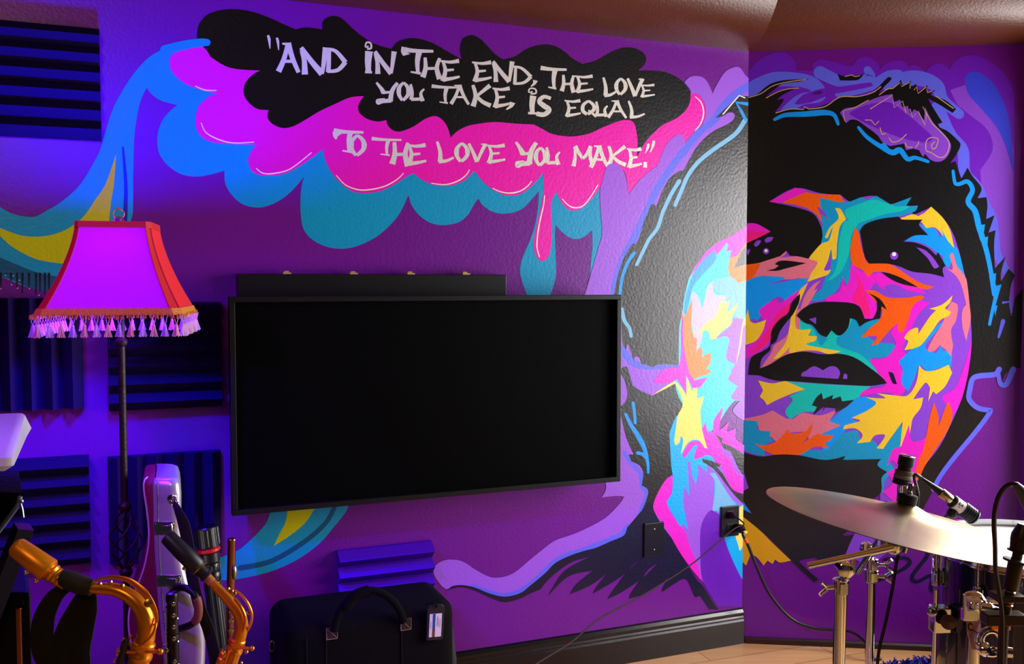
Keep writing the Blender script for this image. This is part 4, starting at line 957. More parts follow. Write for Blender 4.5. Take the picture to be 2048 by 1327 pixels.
# ------------------------------------------------------------------ black carry bag with tag
O1 = .30
bs0, bs1 = wa(560, 1290, O1)[0], wa(913, 1290, O1)[0]
bz1 = wa(905, 1197, O1)[1] - .004
nyl = mat('black_nylon', (5, 3, 7), rough=.85, spec=.12, bump=.4, bscale=500)
bag = thing('carry_bag', 'black soft carry bag with two handles and a white tag on the floor', 'bag', pa((bs0 + bs1) / 2, 0, .2))
rs = []
for o, ins in ((.07, .03), (.08, .012), (.10, 0), (.26, 0), (.285, .008), (.298, .022), (.304, .05)):
    r_ = .045; ring = []
    a0, a1, h0, h1 = bs0 + ins, bs1 - ins, 0.0 + ins * .3, bz1 - ins
    for cx, cz, st in ((a1 - r_, h0 + .02, -90), (a1 - r_, h1 - r_, 0), (a0 + r_, h1 - r_, 90), (a0 + r_, h0 + .02, 180)):
        for i in range(6):
            a = R(st + 90 * i / 5); rz = r_ if cz > .2 else .02
            ring.append(pa(cx + r_ * math.cos(a), cz + rz * math.sin(a), o))
    rs.append(ring)
m = MB(); m.rings(rs); bagb = ob('bag_body', m, nyl, bag, angle=60)
for x in (613, 652, 803):
    s = wa(x, 1290, .305)[0]
    m = MB(); m.tube([pa(s, .06, .3045), pa(s, bz1 - .06, .3045), pa(s, bz1 - .012, .292)], .002, 6); ob('seam', m, blk_matte, bagb)
lea = mat('brown_leather_patch', (46, 20, 22), rough=.5)
for x, y in ((664, 1266), (812, 1248)):
    s, z = wa(x, y, .307)
    m = MB(); k = wbox(s - .017, s + .017, z - .018, z + .018, .303, .3065)
    pt_ = ob('leather_patch', k, lea, bag, smooth=False, bevel=.002)
    m = MB(); c4 = [pa(s + a * .015, z + b * .016, .307) for a, b in ((-1, -1), (1, -1), (1, 1), (-1, 1))]
    m.tube(c4 + [c4[0]], .0009, 5); m.tube([c4[3], c4[1]], .0007, 5); ob('patch_stitching', m, mat('tan_thread', (150, 130, 120), rough=.7), pt_)
def wpt(x, y, o): return pa(*wa(x, y, o), o)
for pts in ([(668, 1262, .31), (676, 1232, .312), (690, 1206, .316), (712, 1188, .318), (738, 1180, .318), (762, 1184, .318), (785, 1200, .316), (800, 1222, .312), (808, 1244, .309)],
            [(690, 1236, .14), (702, 1214, .14), (722, 1196, .15), (748, 1190, .15), (772, 1200, .15), (790, 1222, .14), (795, 1240, .14)]):
    q = cr([wpt(*p_) for p_ in pts], 7)
    m = MB(); m.tube(q, .011, 12, flat=.55, up=A_N); ob('carry_handle', m, nyl, bag)
q = cr([wpt(*p_) for p_ in [(692, 1214, .317), (712, 1190, .319), (738, 1181, .32)]], 6)
m = MB(); m.tube(q, .017, 12, flat=.6, up=A_N); ob('handle_wrap', m, nyl, bag)
# tag
tc = wa(871, 1244, .315)
def tpt(u, v, o=.318):            # tag axes tilted slightly
    a = R(-3)
    return pa(tc[0] + u * math.cos(a) - v * math.sin(a), tc[1] + u * math.sin(a) + v * math.cos(a), o)
tg = thing('luggage_tag', 'black luggage tag with a white card hanging on the black bag', 'tag', tpt(0, -.055))
def tprism(u0, u1, v0, v1, o0, o1):
    mm = MB(); mm.prism([tpt(u0, v0, o0), tpt(u1, v0, o0), tpt(u1, v1, o0), tpt(u0, v1, o0)], A_N * (o1 - o0)); return mm
ot = []
for cx, cz, r, st in ((.019, -.046, .006, -90), (.012, .038, .014, 0), (-.012, .038, .014, 90), (-.019, -.046, .006, 180)):
    for i in range(6):
        a = R(st + 18 * i); ot.append(tpt(cx + r * math.cos(a), cz + r * math.sin(a), .309))
m = MB(); m.prism(ot, A_N * .006); ob('tag_holder', m, mat('tag_grey', (34, 34, 40), rough=.35), tg, bevel=.001)
cd_ = ob('card', tprism(-.0185, .0185, -.042, .026, .3152, .3160), mat('white_card', (236, 232, 240), rough=.4), tg, smooth=False, label='white card')
ob('blue_stripe', tprism(-.009, -.001, -.018, .026, .3160, .3163), mat('card_blue', (40, 80, 170), rough=.4), cd_, smooth=False)
ob('portrait_print', tprism(-.009, -.001, -.042, -.018, .3160, .3163), mat('card_brown', (110, 66, 56), rough=.4), cd_, smooth=False)
m = MB()
for u, v0, v1 in ((-.014, -.016, .004), (.005, -.012, .018), (.0085, -.01, .014), (.0135, -.016, .01)):
    kk = tprism(u - .0005, u + .0005, v0, v1, .3160, .3163); m.add(kk.v, kk.f)
ob('fine_print', m, mat('card_grey', (120, 120, 140), rough=.5), cd_, smooth=False)
m = MB(); m.tube(cr([tpt(0, .044, .317), tpt(.001, .054, .319), tpt(-.012, .058, .315), tpt(-.03, .052, .305)], 5), .003, 8, flat=.5); ob('tag_loop', m, nyl, tg)
# side ring and dangling strap
zr_ = wa(916, 1238, .19)[1]
c = pa(bs1 + .007, zr_, .19)
m = MB(); m.tube([c + A_DIR * (.008 * math.cos(a)) + V((0, 0, .013 * math.sin(a))) for a in [2 * math.pi * i / 18 for i in range(18)]], .0017, 7, closed=True); ob('side_ring', m, steel, bag)
q = cr([pa(bs1 + .008, zr_ - .012, .19), pa(bs1 + .010, zr_ - .03, .20), pa(bs1 + .008, zr_ - .07, .22), pa(bs1 + .007, zr_ - .11, .24), pa(bs1 + .006, zr_ - .18, .24)], 5)
m = MB(); m.tube(q, [.005] * 3 + [.014] * (len(q) - 3), 10, flat=.2, up=A_N); ob('shoulder_strap', m, mat('grey_webbing', (58, 58, 66), rough=.8), bag)
c = pa(bs0 - .006, wa(553, 1290, .19)[1], .19)
m = MB(); m.tube([c + A_DIR * (.007 * math.cos(a)) + V((0, 0, .015 * math.sin(a))) for a in [2 * math.pi * i / 18 for i in range(18)]], .0017, 7, closed=True); ob('side_ring', m, brass, bag)
# ------------------------------------------------------------------ saxophones, clarinet, flute (all on floor pegs or stands)
gold = mat('gold_lacquer', (244, 150, 28), rough=.30, metal=.78)
goldcap = mat('gold_cap', (246, 146, 16), rough=.36, metal=.6)
cork = mat('cork', (176, 106, 52), rough=.8)
darkwrap = mat('dark_cloth_wrap', (26, 14, 12), rough=.7)
ebon = mat('ebonite', (14, 14, 17), rough=.42)
def chain(pts, D, n=6): return cr([at(x, y, D + dz) for x, y, dz in pts], n)
def lerp(a, n):                      # resample a list of radii
    out = []
    for i in range(n):
        f = i / (n - 1) * (len(a) - 1); k = min(int(f), len(a) - 2); out.append(a[k] + (a[k + 1] - a[k]) * (f - k))
    return out
def stand_for(name, label, cat, x, y, reach=.12):
    t = thing(name, label, cat, (x, y, 0))
    return t
# --- tenor
TD_ = 1.45; k = TD_ / 1900
tenor = thing('tenor_saxophone', 'gold tenor saxophone with a brushed gold mouthpiece cap, lower left foreground', 'saxophone', (at(262, 1327, TD_).x, TD_, 0))
c0, c1 = at(32, 1092, TD_), at(96, 1139, TD_)
d = (c1 - c0).normalized(); L = (c1 - c0).length
m = MB(); m.lathe(c0, d, [(-.004, .010), (0, .0142), (.003, .0155), (L * .5, .0172), (L, .0186), (L + .002, .0178)], 28)
capo = ob('mouthpiece_cap', m, goldcap, tenor, angle=50)
m = MB(); m.lathe(c1, d, [(-.002, .0165), (.003, .0165), (.005, .0135), (.009, .0150), (.013, .0130), (.016, .0140), (.020, .0122), (.024, .0132), (.028, .0112), (.036, .0105)], 24); ob('mouthpiece_shank', m, gold, tenor)
for (x, y) in ((52, 1143), (72, 1160)):
    q = at(x, y, TD_ - .004)
    m = MB(); m.ball(q, .0042, 10); m.tube([q, q + V((.012, 0, .012))], .002, 6); ob('ligature_screw', m, chrome, capo)
ch = chain([(122, 1153, 0), (140, 1160, 0), (160, 1168, 0), (184, 1174, 0)], TD_)
m = MB(); m.tube(ch, lerp([.0125, .0150, .0150, .0125], len(ch)), 20); ob('neck_wrap', m, darkwrap, tenor, label='dark cloth wrap on the neck cork')
ch = chain([(176, 1174, 0), (200, 1176, 0), (228, 1178, 0), (252, 1187, 0), (273, 1203, 0), (287, 1224, 0), (293, 1250, 0), (291, 1275, 0), (287, 1290, 0)], TD_)
m = MB(); m.tube(ch, lerp([.0085, .0092, .0100, .0110, .0120, .0130, .0138, .0143, .0146], len(ch)), 24); ob('neck', m, gold, tenor)
j = at(287, 1290, TD_); jd = (at(262, 1380, TD_) - j).normalized()
m = MB(); m.lathe(j, jd, [(-.006, .0155), (-.004, .0175), (.004, .0175), (.006, .0160), (.012, .0165), (.014, .0180), (.020, .0180), (.022, .0165)], 24); ob('neck_collar', m, gold, tenor)
m = MB(); q = at(286, 1299, TD_)
m.tube([q + V((-.030, -.012, .002)), q + V((.028, -.014, .003))], .0028, 8); m.ball(q + V((.032, -.014, .003)), .005, 10); m.lathe(q + V((-.034, -.012, .001)), V((1, 0, 0)), [(0, .007), (.006, .007)], 12)
ob('thumb_screw', m, gold, tenor)
body_pts = [j, j + jd * .12, j + jd * .34, j + jd * .62, j + jd * .70 + V((-.02, -.03, -.02)), j + jd * .70 + V((-.05, -.06, -.015)), j + jd * .62 + V((-.06, -.09, 0)), j + jd * .50 + V((-.065, -.10, 0)), j + jd * .40 + V((-.07, -.11, 0))]
body_pts = [V((p.x, p.y + (.0 if i < 5 else -.03), max(p.z, .07))) for i, p in enumerate(body_pts)]
ch = cr(body_pts[:5], 6)
m = MB(); m.tube(cr(body_pts, 6), lerp([.0152, .018, .024, .034, .038, .038, .042, .05, .066], len(cr(body_pts, 6))), 24); ob('body_tube', m, gold, tenor)
# octave key over the neck
ok = chain([(190, 1162, -.003), (205, 1156, -.004), (232, 1154, -.006), (262, 1162, -.008), (288, 1184, -.010), (304, 1208, -.010), (313, 1230, -.008), (313, 1246, -.004), (305, 1252, 0)], TD_)
m = MB(); m.tube(ok, lerp([.0018, .0026, .0030, .0046, .0062, .0050, .0030, .0022, .002], len(ok)), 10, flat=.5, up=(0, -1, 0)); ky = ob('octave_key', m, gold, tenor)
ok = chain([(313, 1234, 0), (308, 1262, -.012), (290, 1285, -.016), (268, 1294, -.014), (256, 1282, -.008), (262, 1270, 0)], TD_)
m = MB(); m.tube(ok, .0022, 8); ob('octave_loop', m, gold, ky)
for x, y in ((200, 1167), (221, 1163), (245, 1170)):
    m = MB(); m.ball(at(x, y, TD_ - .004), .0034, 8); ob('key_post', m, brass, ky)
m = MB(); m.lathe(at(297, 1205, TD_ - .012), (.3, -1, .2), [(0, .0065), (.004, .0065), (.005, .004)], 14); ob('octave_pad', m, brass, ky)
ks = chain([(252, 1276, -.015), (246, 1300, -.015), (238, 1330, -.015), (222, 1390, -.015)], TD_)
m = MB(); m.tube(ks, .0055, 10); ob('key_rod', m, darkwrap, tenor)
for i, (x, y) in enumerate(((249, 1278), (243, 1300), (232, 1320))):
    m = MB(); m.ball(at(x - 3, y, TD_ - .017), .0032, 8); ob('key_post', m, gold, tenor)
base_p = body_pts[4]
m = MB()
for a in (20, 140, 260):
    e = V((base_p.x + 0.14 * math.cos(R(a)), base_p.y + 0.14 * math.sin(R(a)), .008)); m.tube([V((base_p.x, base_p.y, .03)), e], .007, 8)
m.tube([V((base_p.x, base_p.y, .02)), V((base_p.x, base_p.y, base_p.z - .02))], .01, 10)
ob('floor_stand', m, blk, tenor)
# cloth straps hanging behind the neck
cl_ = thing('neck_strap', 'black neck strap hanging from the tenor saxophone neck', 'strap', at(150, 1327, TD_ + .03))
for pts in ([(142, 1168, .018), (112, 1190, .025), (92, 1225, .03), (84, 1262, .03), (86, 1300, .03), (98, 1335, .03), (118, 1420, .03)], [(172, 1176, .018), (160, 1205, .025), (140, 1250, .03), (126, 1290, .03), (120, 1330, .03), (122, 1420, .03)], [(184, 1178, .016), (178, 1215, .022), (164, 1262, .03), (156, 1300, .03), (156, 1340, .03), (128, 1420, .03)]):
    ch = chain(pts, TD_)
    m = MB(); m.tube(ch, lerp([.006, .014, .019, .020, .019, .014], len(ch)), 10, flat=.2, up=(0, -1, 0)); ob('strap_band', m, mat('black_cloth', (5, 4, 6), rough=.9), cl_)

# --- alto
AD = 1.62; k = AD / 1900
jn = at(474, 1283, AD)
alto = thing('alto_saxophone', 'gold alto saxophone with a matte black mouthpiece cap, right of the silver case', 'saxophone', (at(420, 1400, AD).x, AD, 0))
c0, c1 = at(337, 1075, AD), at(394, 1132, AD)
d = (c1 - c0).normalized(); L = (c1 - c0).length
m = MB(); m.lathe(c0, d, [(-.006, .008), (-.004, .0125), (0, .0135), (L * .5, .0150), (L, .0150), (L + .002, .0135)], 28); capo = ob('mouthpiece_cap', m, ebon, alto, angle=50)
for x, y in ((368, 1136), (376, 1134)):
    m = MB(); m.ball(at(x, y, AD - .002), .0036, 8); ob('ligature_screw', m, brass, capo)
m = MB(); m.lathe(c1, d, [(.0, .0135), (.002, .0142), (.004, .0132), (.006, .0108), (.020, .0100), (.021, .0118), (.025, .0118), (.026, .0085)], 24); ob('mouthpiece_shank', m, ebon, alto)
m = MB(); m.lathe(c1 + d * .004, d, [(0, .0138), (.003, .0138)], 24); ob('shank_ring', m, brass, alto)
ch = chain([(410, 1150, 0), (424, 1164, 0)], AD); m = MB(); m.tube(ch, .0082, 18); ob('neck_cork', m, cork, alto)
ch = chain([(422, 1162, 0), (440, 1181, 0), (460, 1202, 0), (476, 1222, 0), (483, 1244, 0), (481, 1264, 0), (475, 1282, 0)], AD)
m = MB(); m.tube(ch, lerp([.0072, .0082, .0092, .0102, .0110, .0116, .0122], len(ch)), 24); ob('neck', m, gold, alto)
jd = (at(440, 1380, AD) - jn).normalized()
m = MB(); m.lathe(jn, jd, [(-.006, .0125), (-.004, .0145), (.003, .0145), (.005, .0132), (.010, .0132), (.012, .0148), (.018, .0148), (.020, .013)], 24); ob('neck_collar', m, gold, alto)
m = MB(); m.tube([jn + V((0, -.012, -.004)), jn + V((.026, -.014, -.006))], .0026, 8); m.ball(jn + V((.030, -.014, -.006)), .0045, 10); m.ball(jn + V((.020, -.014, -.012)), .0035, 8); ob('thumb_screw', m, gold, alto)
bp = [jn, jn + jd * .10, jn + jd * .28, jn + jd * .50, jn + jd * .57 + V((.03, 0, -.01)), jn + jd * .56 + V((.065, 0, 0)), jn + jd * .45 + V((.085, 0, 0)), jn + jd * .28 + V((.095, 0, 0))]
bp = [V((p.x, p.y + (0 if i < 4 else .03), max(p.z, .10))) for i, p in enumerate(bp)]
bc = cr(bp, 6); m = MB(); m.tube(bc, lerp([.0128, .0145, .019, .027, .031, .033, .040, .056], len(bc)), 24); ob('body_tube', m, gold, alto)
for pts, rr in (([(459, 1176, -.004), (474, 1182, -.006), (489, 1196, -.008), (499, 1212, -.008), (504, 1230, -.008), (501, 1248, -.006), (493, 1262, 0), (484, 1272, 0)], .0022), ([(470, 1196, -.010), (482, 1213, -.012), (490, 1232, -.012), (489, 1252, -.010), (482, 1268, -.006)], .0030)):
    ch = chain(pts, AD); m = MB(); m.tube(ch, rr, 8); ky = ob('octave_key', m, gold, alto)
for x, y in ((456, 1177), (464, 1182), (470, 1186), (497, 1225)):
    m = MB(); m.ball(at(x, y, AD - .008), .0036, 8); ob('key_post', m, brass, ky)
rd = random.Random(3)
u = jd.cross(V((0, 1, 0))).normalized()
for i in range(3):
    s_ = (-.017 + i * .012)
    m = MB(); m.tube([jn + jd * .012 + u * s_ + V((0, -.018, 0)), jn + jd * .09 + u * (s_ * 1.1) + V((0, -.020, 0))], .0022, 8); ob('key_rod', m, gold, alto)
for i in range(7):
    f = .02 + i * .011; s_ = rd.choice((-.020, -.012, .010, .018))
    q = jn + jd * f + u * s_ + V((0, -.020, 0))
    m = MB(); m.lathe(q, V((s_ * 8, -1, .1)), [(0, .0058), (.003, .0062), (.005, .004), (.0055, .001)], 14); ob('key_cup', m, gold, alto)
for i in range(10):
    f = .014 + i * .008; s_ = rd.uniform(-.024, .022)
    m = MB(); m.ball(jn + jd * f + u * s_ + V((0, -.022, 0)), rd.uniform(.0022, .0034), 8); ob('key_post', m, [gold, brass, chrome][i % 3], alto)
bx = bp[4]; m = MB()
for a in (30, 150, 270):
    m.tube([V((bx.x, bx.y, .05)), V((bx.x + .13 * math.cos(R(a)), bx.y + .13 * math.sin(R(a)), .008))], .006, 8)
m.tube([V((bx.x, bx.y, .04)), V((bx.x, bx.y, bx.z - .015))], .008, 10)
ob('floor_stand', m, blk, alto)

# --- clarinet on a peg
KD = 1.80; k = KD / 1900
p0, p1 = at(344, 1189, KD), at(347, 1330, KD)
d = (p1 - p0).normalized(); Lf = (p0.z - .03) / -d.z
cla = thing('clarinet', 'slim black clarinet with silver keys standing in front of the silver case', 'clarinet', p0 + d * (Lf + .03))
m = MB(); m.lathe(p0, d, [(-.006, .004), (-.004, .0105), (.004, .0118), (.012, .0118), (.014, .0102), (.075, .0105), (.076, .0122), (.088, .0122), (.09, .0108), (Lf * .8, .0115), (Lf * .9, .016), (Lf, .028)], 22); ob('body_tube', m, mat('grenadilla', (8, 7, 10), rough=.25), cla)
m = MB(); m.lathe(p0 + d * Lf, d, [(0, .03), (.012, .06), (.03, .07)], 20); ob('floor_peg', m, blk, cla)
for i in range(22):
    f = .014 + i * .0075
    q = p0 + d * f
    m = MB()
    if i % 3 == 0: m.lathe(q + V((rd.choice((-.008, .006)), -.010, 0)), (0, -1, 0), [(0, .0045), (.003, .0045), (.004, .003)], 12)
    elif i % 3 == 1: m.ball(q + V((-.011 if i % 2 else .011, -.006, 0)), .0026, 8)
    else: m.tube([q + V((-.009, -.010, 0)), q + V((-.009, -.010, -.018))], .0014, 6); m.ball(q + V((-.013, -.008, 0)), .0024, 8)
    ob('silver_key', m, chrome, cla)
m = MB(); m.tube([p0 + d * .02 + V((-.0105, -.008, 0)), p0 + d * .19 + V((-.0105, -.008, 0))], .0012, 6); ob('key_rod', m, chrome, cla)

# --- flute
FD = 1.95; k = FD / 1900
p0, p1 = at(463, 1078, FD), at(459, 1330, FD)
d = (p1 - p0).normalized(); Lf = (p0.z - .03) / -d.z
flu = thing('flute', 'slim upright metal flute with a lip plate, behind the alto saxophone neck', 'flute', p0 + d * (Lf + .03))
cop = mat('rose_metal', (176, 110, 92), rough=.22, metal=1.0)
m = MB(); m.lathe(p0, d, [(-.002, .0075), (0, .0088), (.003, .0088), (.004, .0082), (.108, .0086), (.109, .0096), (.121, .0096), (.122, .0088), (Lf, .0088)], 22); ob('flute_tube', m, cop, flu)
q = at(469, 1144, FD - .004)
m = MB(); m.ball(q, .016, 16, (.33, .5, 1.0)); lp = ob('lip_plate', m, steel, flu, label='pale oval lip plate')
m = MB(); m.lathe(p0 + d * Lf, d, [(0, .02), (.012, .05), (.03, .06)], 20); ob('floor_peg', m, blk, flu)
for i in range(5):
    m = MB(); m.lathe(p0 + d * (.128 + i * .02) + V((.004, -.008, 0)), (.2, -1, 0), [(0, .006), (.003, .006), (.004, .003)], 12); ob('flute_key', m, chrome, flu)

# ------------------------------------------------------------------ keyboard end on its stand, and cases at the left edge
Y0, Y1 = 1.30, 1.72
kz = at(26, 905, Y0).z
kb = thing('digital_keyboard', 'end of a pale grey digital keyboard at the left edge of the picture', 'keyboard', at(-160, 900, 1.45))
fr, bk = at(27, 905, Y0), at(50, 822, Y1)
bk.z = fr.z
ex = V((math.cos(R(22)), math.sin(R(22)), 0))       # along the keyboard
def kq(u, f, dz):                                   # u left from the right end, f 0 front 1 back
    return fr.lerp(bk, f) - ex * u + V((0, 0, dz))
grey = mat('keyboard_grey', (196, 190, 206), rough=.35)
ends = []
for u, ins in ((.62, 0), (.012, 0), (.004, .002), (0, .008)):
    w_ = -0.016 if u < .01 else 0
    ends.append([kq(u, 0 + ins, -.006 - ins * .3), kq(u, .03, 0 - ins * .5), kq(u, .97, .0 - ins * .5), kq(u, 1.0 - ins, -.006), kq(u - .010, 1.0 - ins, -.030), kq(u - .003, .93, -.040), kq(u + .02, .86, -.058), kq(u + .012, .02, -.026), kq(u, .0 + ins, -.018)])
m = MB(); m.rings(ends); kbo = ob('keyboard_body', m, grey, kb, angle=30)
m = MB(); m.prism([kq(.036, .30, .0005), kq(.036, .78, .0005), kq(.60, .78, .0005), kq(.60, .30, .0005)], V((0, 0, .002))); ob('panel', m, mat('tan_panel', (188, 146, 110), rough=.5), kbo, smooth=False)
ks_ = thing('keyboard_stand', 'black and blue-lit keyboard stand under the grey keyboard', 'stand', (at(-60, 1200, 1.5).x, 1.5, 0))
m = MB(); a_, b_2 = at(48, 1052, 1.62), at(-20, 1230, 1.62); dr_ = (b_2 - a_).normalized(); tt = a_.z / -dr_.z
slab = mat('blue_black_metal', (7, 7, 26), rough=.45, spec=.3)
m.tube([a_, a_ + dr_ * (tt - .02)], .019, 4, flat=1.0); ob('stand_leg', m, slab, ks_, smooth=False)
a2 = kq(.26, .5, -.10); b2_ = V((a2.x + .1, a2.y + .2, .01)); m = MB(); m.tube([a2 + V((0, 0, .02)), b2_], .015, 8); ob('stand_leg', m, slab, ks_)
m = MB(); m.tube([kq(.26, .08, -.062), kq(.26, .92, -.078)], .010, 8); ob('stand_arm', m, slab, ks_)
# soft case with zipper on the left
gd = 1.66
gb = thing('soft_case', 'dark blue padded soft case with a zipper, below the grey keyboard', 'case', (at(-60, 1060, gd).x, gd, 0))
m = MB()
P = [at(-260, 985, gd), at(20, 984, gd), at(38, 990, gd), at(42, 1003, gd), at(34, 1020, gd), at(2, 1062, gd), at(-60, 1100, gd), at(-260, 1110, gd)]
m.prism(cr(P, 3, closed=True), (-.085, .15, .01)); cb = ob('case_body', m, mat('navy_padding', (6, 7, 34), rough=.8, spec=.15, bump=.4, bscale=80), gb, bevel=.008)
m = MB(); m.tube(cr([at(40, 992, gd - .004), at(36, 1008, gd - .006), at(18, 1034, gd - .006), at(-6, 1066, gd - .006)], 5), .0045, 8); ob('zipper', m, mat('zip_grey', (90, 94, 120), rough=.5), cb)
m = MB(); m.tube([at(41, 1004, gd - .006), at(45, 1018, gd - .008), at(47, 1034, gd - .008)], .0018, 6); m.ball(at(43, 1002, gd - .006), .004, 8); ob('zipper_pull', m, steel, cb)
q = at(-230, 1080, gd + .08)
m = MB(); m.tube([V((q.x, q.y, q.z)), V((q.x, q.y, .0))], .03, 10); ob('support_post', m, slab, gb)
# black flight case with a metal edge strip
ed = 1.62
ec = thing('equipment_case', 'tall black equipment case with a shiny edge strip, lower left corner', 'case', (at(0, 1300, ed).x, ed, 0))
x0, x1, zt_ = at(-120, 1200, ed).x, at(50, 1200, ed).x, at(28, 1192, ed).z
m = MB(); m.prism([V((x0, ed + .02, .0)), V((x1, ed + .02, .0)), V((x1, ed + .02, zt_)), V((x0, ed + .02, zt_))], (-.15, .27, 0)); ob('case_body', m, mat('case_black', (3, 3, 8), rough=.6, spec=.2), ec, smooth=False, bevel=.006)
q = at(27, 1200, ed)
m = MB(); m.box((q.x, ed + .017, zt_ / 2 - .01), (.010, .008, zt_ - .03)); ob('edge_strip', m, cop, ec, smooth=False, bevel=.002)
for i in range(4):
    m = MB(); m.lathe(at(41, 1204 + i * 36, ed + .0195), (0, -1, 0), [(0, .0065), (.003, .0065)], 12); ob('rivet_hole', m, blk_matte, ec)
# ------------------------------------------------------------------ shaggy rug
rg = at(1870, 1330, 3.05)
rug_m = mat('blue_shag', (34, 36, 140), rough=.9)
cx, cy = 1.62, 2.5
rug = thing('shag_rug', 'deep blue shaggy rug under the drums', 'rug', (cx, cy, 0))
RX, RY = .80, .86
m = MB(); m.lathe((cx, cy, 0.0), (0, 0, 1), [(0, .60), (.006, .62), (.012, .60)], 40); ob('rug_backing', m, rug_m, rug)
m = MB(); rd = random.Random(5)
for i in range(22000):
    a = rd.uniform(0, 2 * math.pi); r_ = .80 * math.sqrt(rd.random())
    x, y = cx + r_ * math.cos(a), cy + r_ * math.sin(a) * 1.0
    if y < 2.74 or (x - cx) * .819 + (y - cy) * .574 > .58: continue
    h = rd.uniform(.02, .04); t = rd.uniform(0, 6.3); l = rd.uniform(.008, .026); w = .0042
    p0 = V((x, y, .01)); p1 = V((x + l * math.cos(t) * .5, y + l * math.sin(t) * .5, h * .8)); p2 = V((x + l * math.cos(t), y + l * math.sin(t), h))
    m.tube([p0, p1, p2], [w, w, w * .5], 3, cap=False)
tag(ob('pile', m, rug_m, rug), kind='stuff')

# ------------------------------------------------------------------ cymbal
bronze = mat('cymbal_bronze', (226, 196, 150), rough=.3, metal=1.0, var=.35, bscale=14)
YD = 2.0
cc = at(1813, 1005, YD)                              # middle of the bell
R_ = .285
nrm = V((.192, .015, .981)).normalized()
cym = thing('ride_cymbal', 'large bronze cymbal tilted on a chrome boom stand, right foreground', 'cymbal', cc)
pr = [(-.0005, .0065), (-.001, .018), (-.007, .034), (-.014, .050), (-.018, .060), (-.025, .12), (-.034, .20), (-.041, .26), (-.045, R_)]
m = MB(); m.lathe(cc, nrm, [(h, r) for h, r in pr] + [(h - .0015, r) for h, r in pr[::-1]], 96, cap=False); ob('cymbal_disc', m, bronze, cym, angle=60)
felt = mat('black_felt', (14, 12, 12), rough=.95)
black_chrome = chrome
def clamp(root, p, r, ax_=(1, 0, 0), screw=True):
    m = MB(); m.lathe(p - V((0, 0, .018)), (0, 0, 1), [(0, r + .002), (.003, r + .006), (.033, r + .006), (.036, r + .002)], 18)
    c = ob('height_clamp', m, chrome, root)
    a = V(ax_).normalized()
    m = MB(); m.tube([p + a * r, p + a * (r + .022)], .005, 10)
    q = p + a * (r + .024)
    m.box(q, (.008, .008, .014)); m.tube([q + V((0, -.002, .004)), q + V((0, -.006, .016)) + a * .012], .0042, 8); m.tube([q + V((0, -.002, -.004)), q + V((0, -.006, -.012)) + a * .014], .0042, 8)
    m.box(p + V((0, -r - .006, 0)), (.016, .010, .022))
    ob('wing_screw', m, chrome, c)
def tripod(root, x, y):
    m = MB()
    for a in (100, 220, 340):
        e = V((x + .26 * math.cos(R(a)), y + .26 * math.sin(R(a)), .030))
        m2 = MB(); m2.tube([V((x, y, .24)), e], .007, 8); l = ob('tripod_leg', m2, chrome, root)
        m2 = MB(); m2.ball(e + V((0, 0, .002)), .014, 10, (1, 1, .9)); ob('rubber_foot', m2, rub, l)
# --- stand carrying the cymbal
px = YD / 1900
b1 = at(1690, 1165, YD)
st1 = thing('cymbal_stand', 'chrome boom stand that carries the tilted cymbal', 'cymbal stand', (b1.x - .006, YD, 0))
X1 = b1.x
m = MB(); m.tube([V((X1 - .012, YD, .20)), V((X1 - .004, YD, at(1686, 1160, YD).z))], .0095, 18); ob('upper_tube', m, chrome, st1)
zc1 = at(1680, 1172, YD).z
m = MB(); m.tube([V((X1 - .012, YD, .05)), V((X1 - .012, YD, zc1 - .012))], .0112, 18); ob('lower_tube', m, chrome, st1)
clamp(st1, V((X1 - .009, YD, zc1)), .011, (-1, -.15, -.05))
tl = at(1689, 1137, YD)
m = MB(); m.lathe(tl + V((0, .016, 0)), (0, -1, 0), [(0, .012), (.004, .018), (.028, .018), (.032, .012)], 20); m.tube([tl, tl - V((0, 0, .03))], .009, 12); til = ob('boom_tilter', m, chrome, st1)
m = MB(); q = at(1706, 1130, YD - .012); m.box(q, (.008, .006, .030)); m.tube([tl, q], .004, 8); ob('wing_screw', m, chrome, til)
bs, be = at(1616, 1131, YD - .02), at(1785, 1094, YD - .02)
m = MB(); m.tube([bs, be], .0068, 14); m.lathe(bs - (be - bs).normalized() * .001, be - bs, [(0, .0074), (.014, .0074)], 14); m.lathe(bs.lerp(be, .72), be - bs, [(0, .0085), (.05, .0085)], 14); ob('boom_arm', m, chrome, st1)
ct = at(1790, 1088, YD - .01)
m = MB(); m.ball(ct, .021, 16, (1, .8, 1.1)); m.lathe(ct + V((.012, -.016, -.012)), V((.2, 0, 1)), [(0, .007), (.05, .007)], 12); m.box(ct + V((-.026, 0, .004)), (.016, .014, .022)); ob('cymbal_tilter', m, chrome, st1)
m = MB(); m.tube([ct, cc - nrm * .035, cc + nrm * .02], .0045, 10); ob('cymbal_rod', m, chrome, st1)
m = MB(); q = cc - nrm * .034; m.lathe(q, nrm, [(0, .014), (.014, .017), (.022, .016)], 18); ob('lower_felt', m, felt, st1)
m = MB(); m.lathe(cc, nrm, [(.0004, .019), (.001, .020), (.017, .020), (.019, .018)], 24); ob('cymbal_felt', m, felt, st1)
m = MB(); m.lathe(cc + nrm * .019, nrm, [(0, .008), (.006, .008), (.008, .006), (.024, .0055)], 14)
for sgn in (-1, 1): m.box(cc + nrm * .029 + V((sgn * .010, 0, 0)), (.007, .005, .016))
ob('wing_nut', m, chrome, st1)
tripod(st1, X1 - .012, YD)
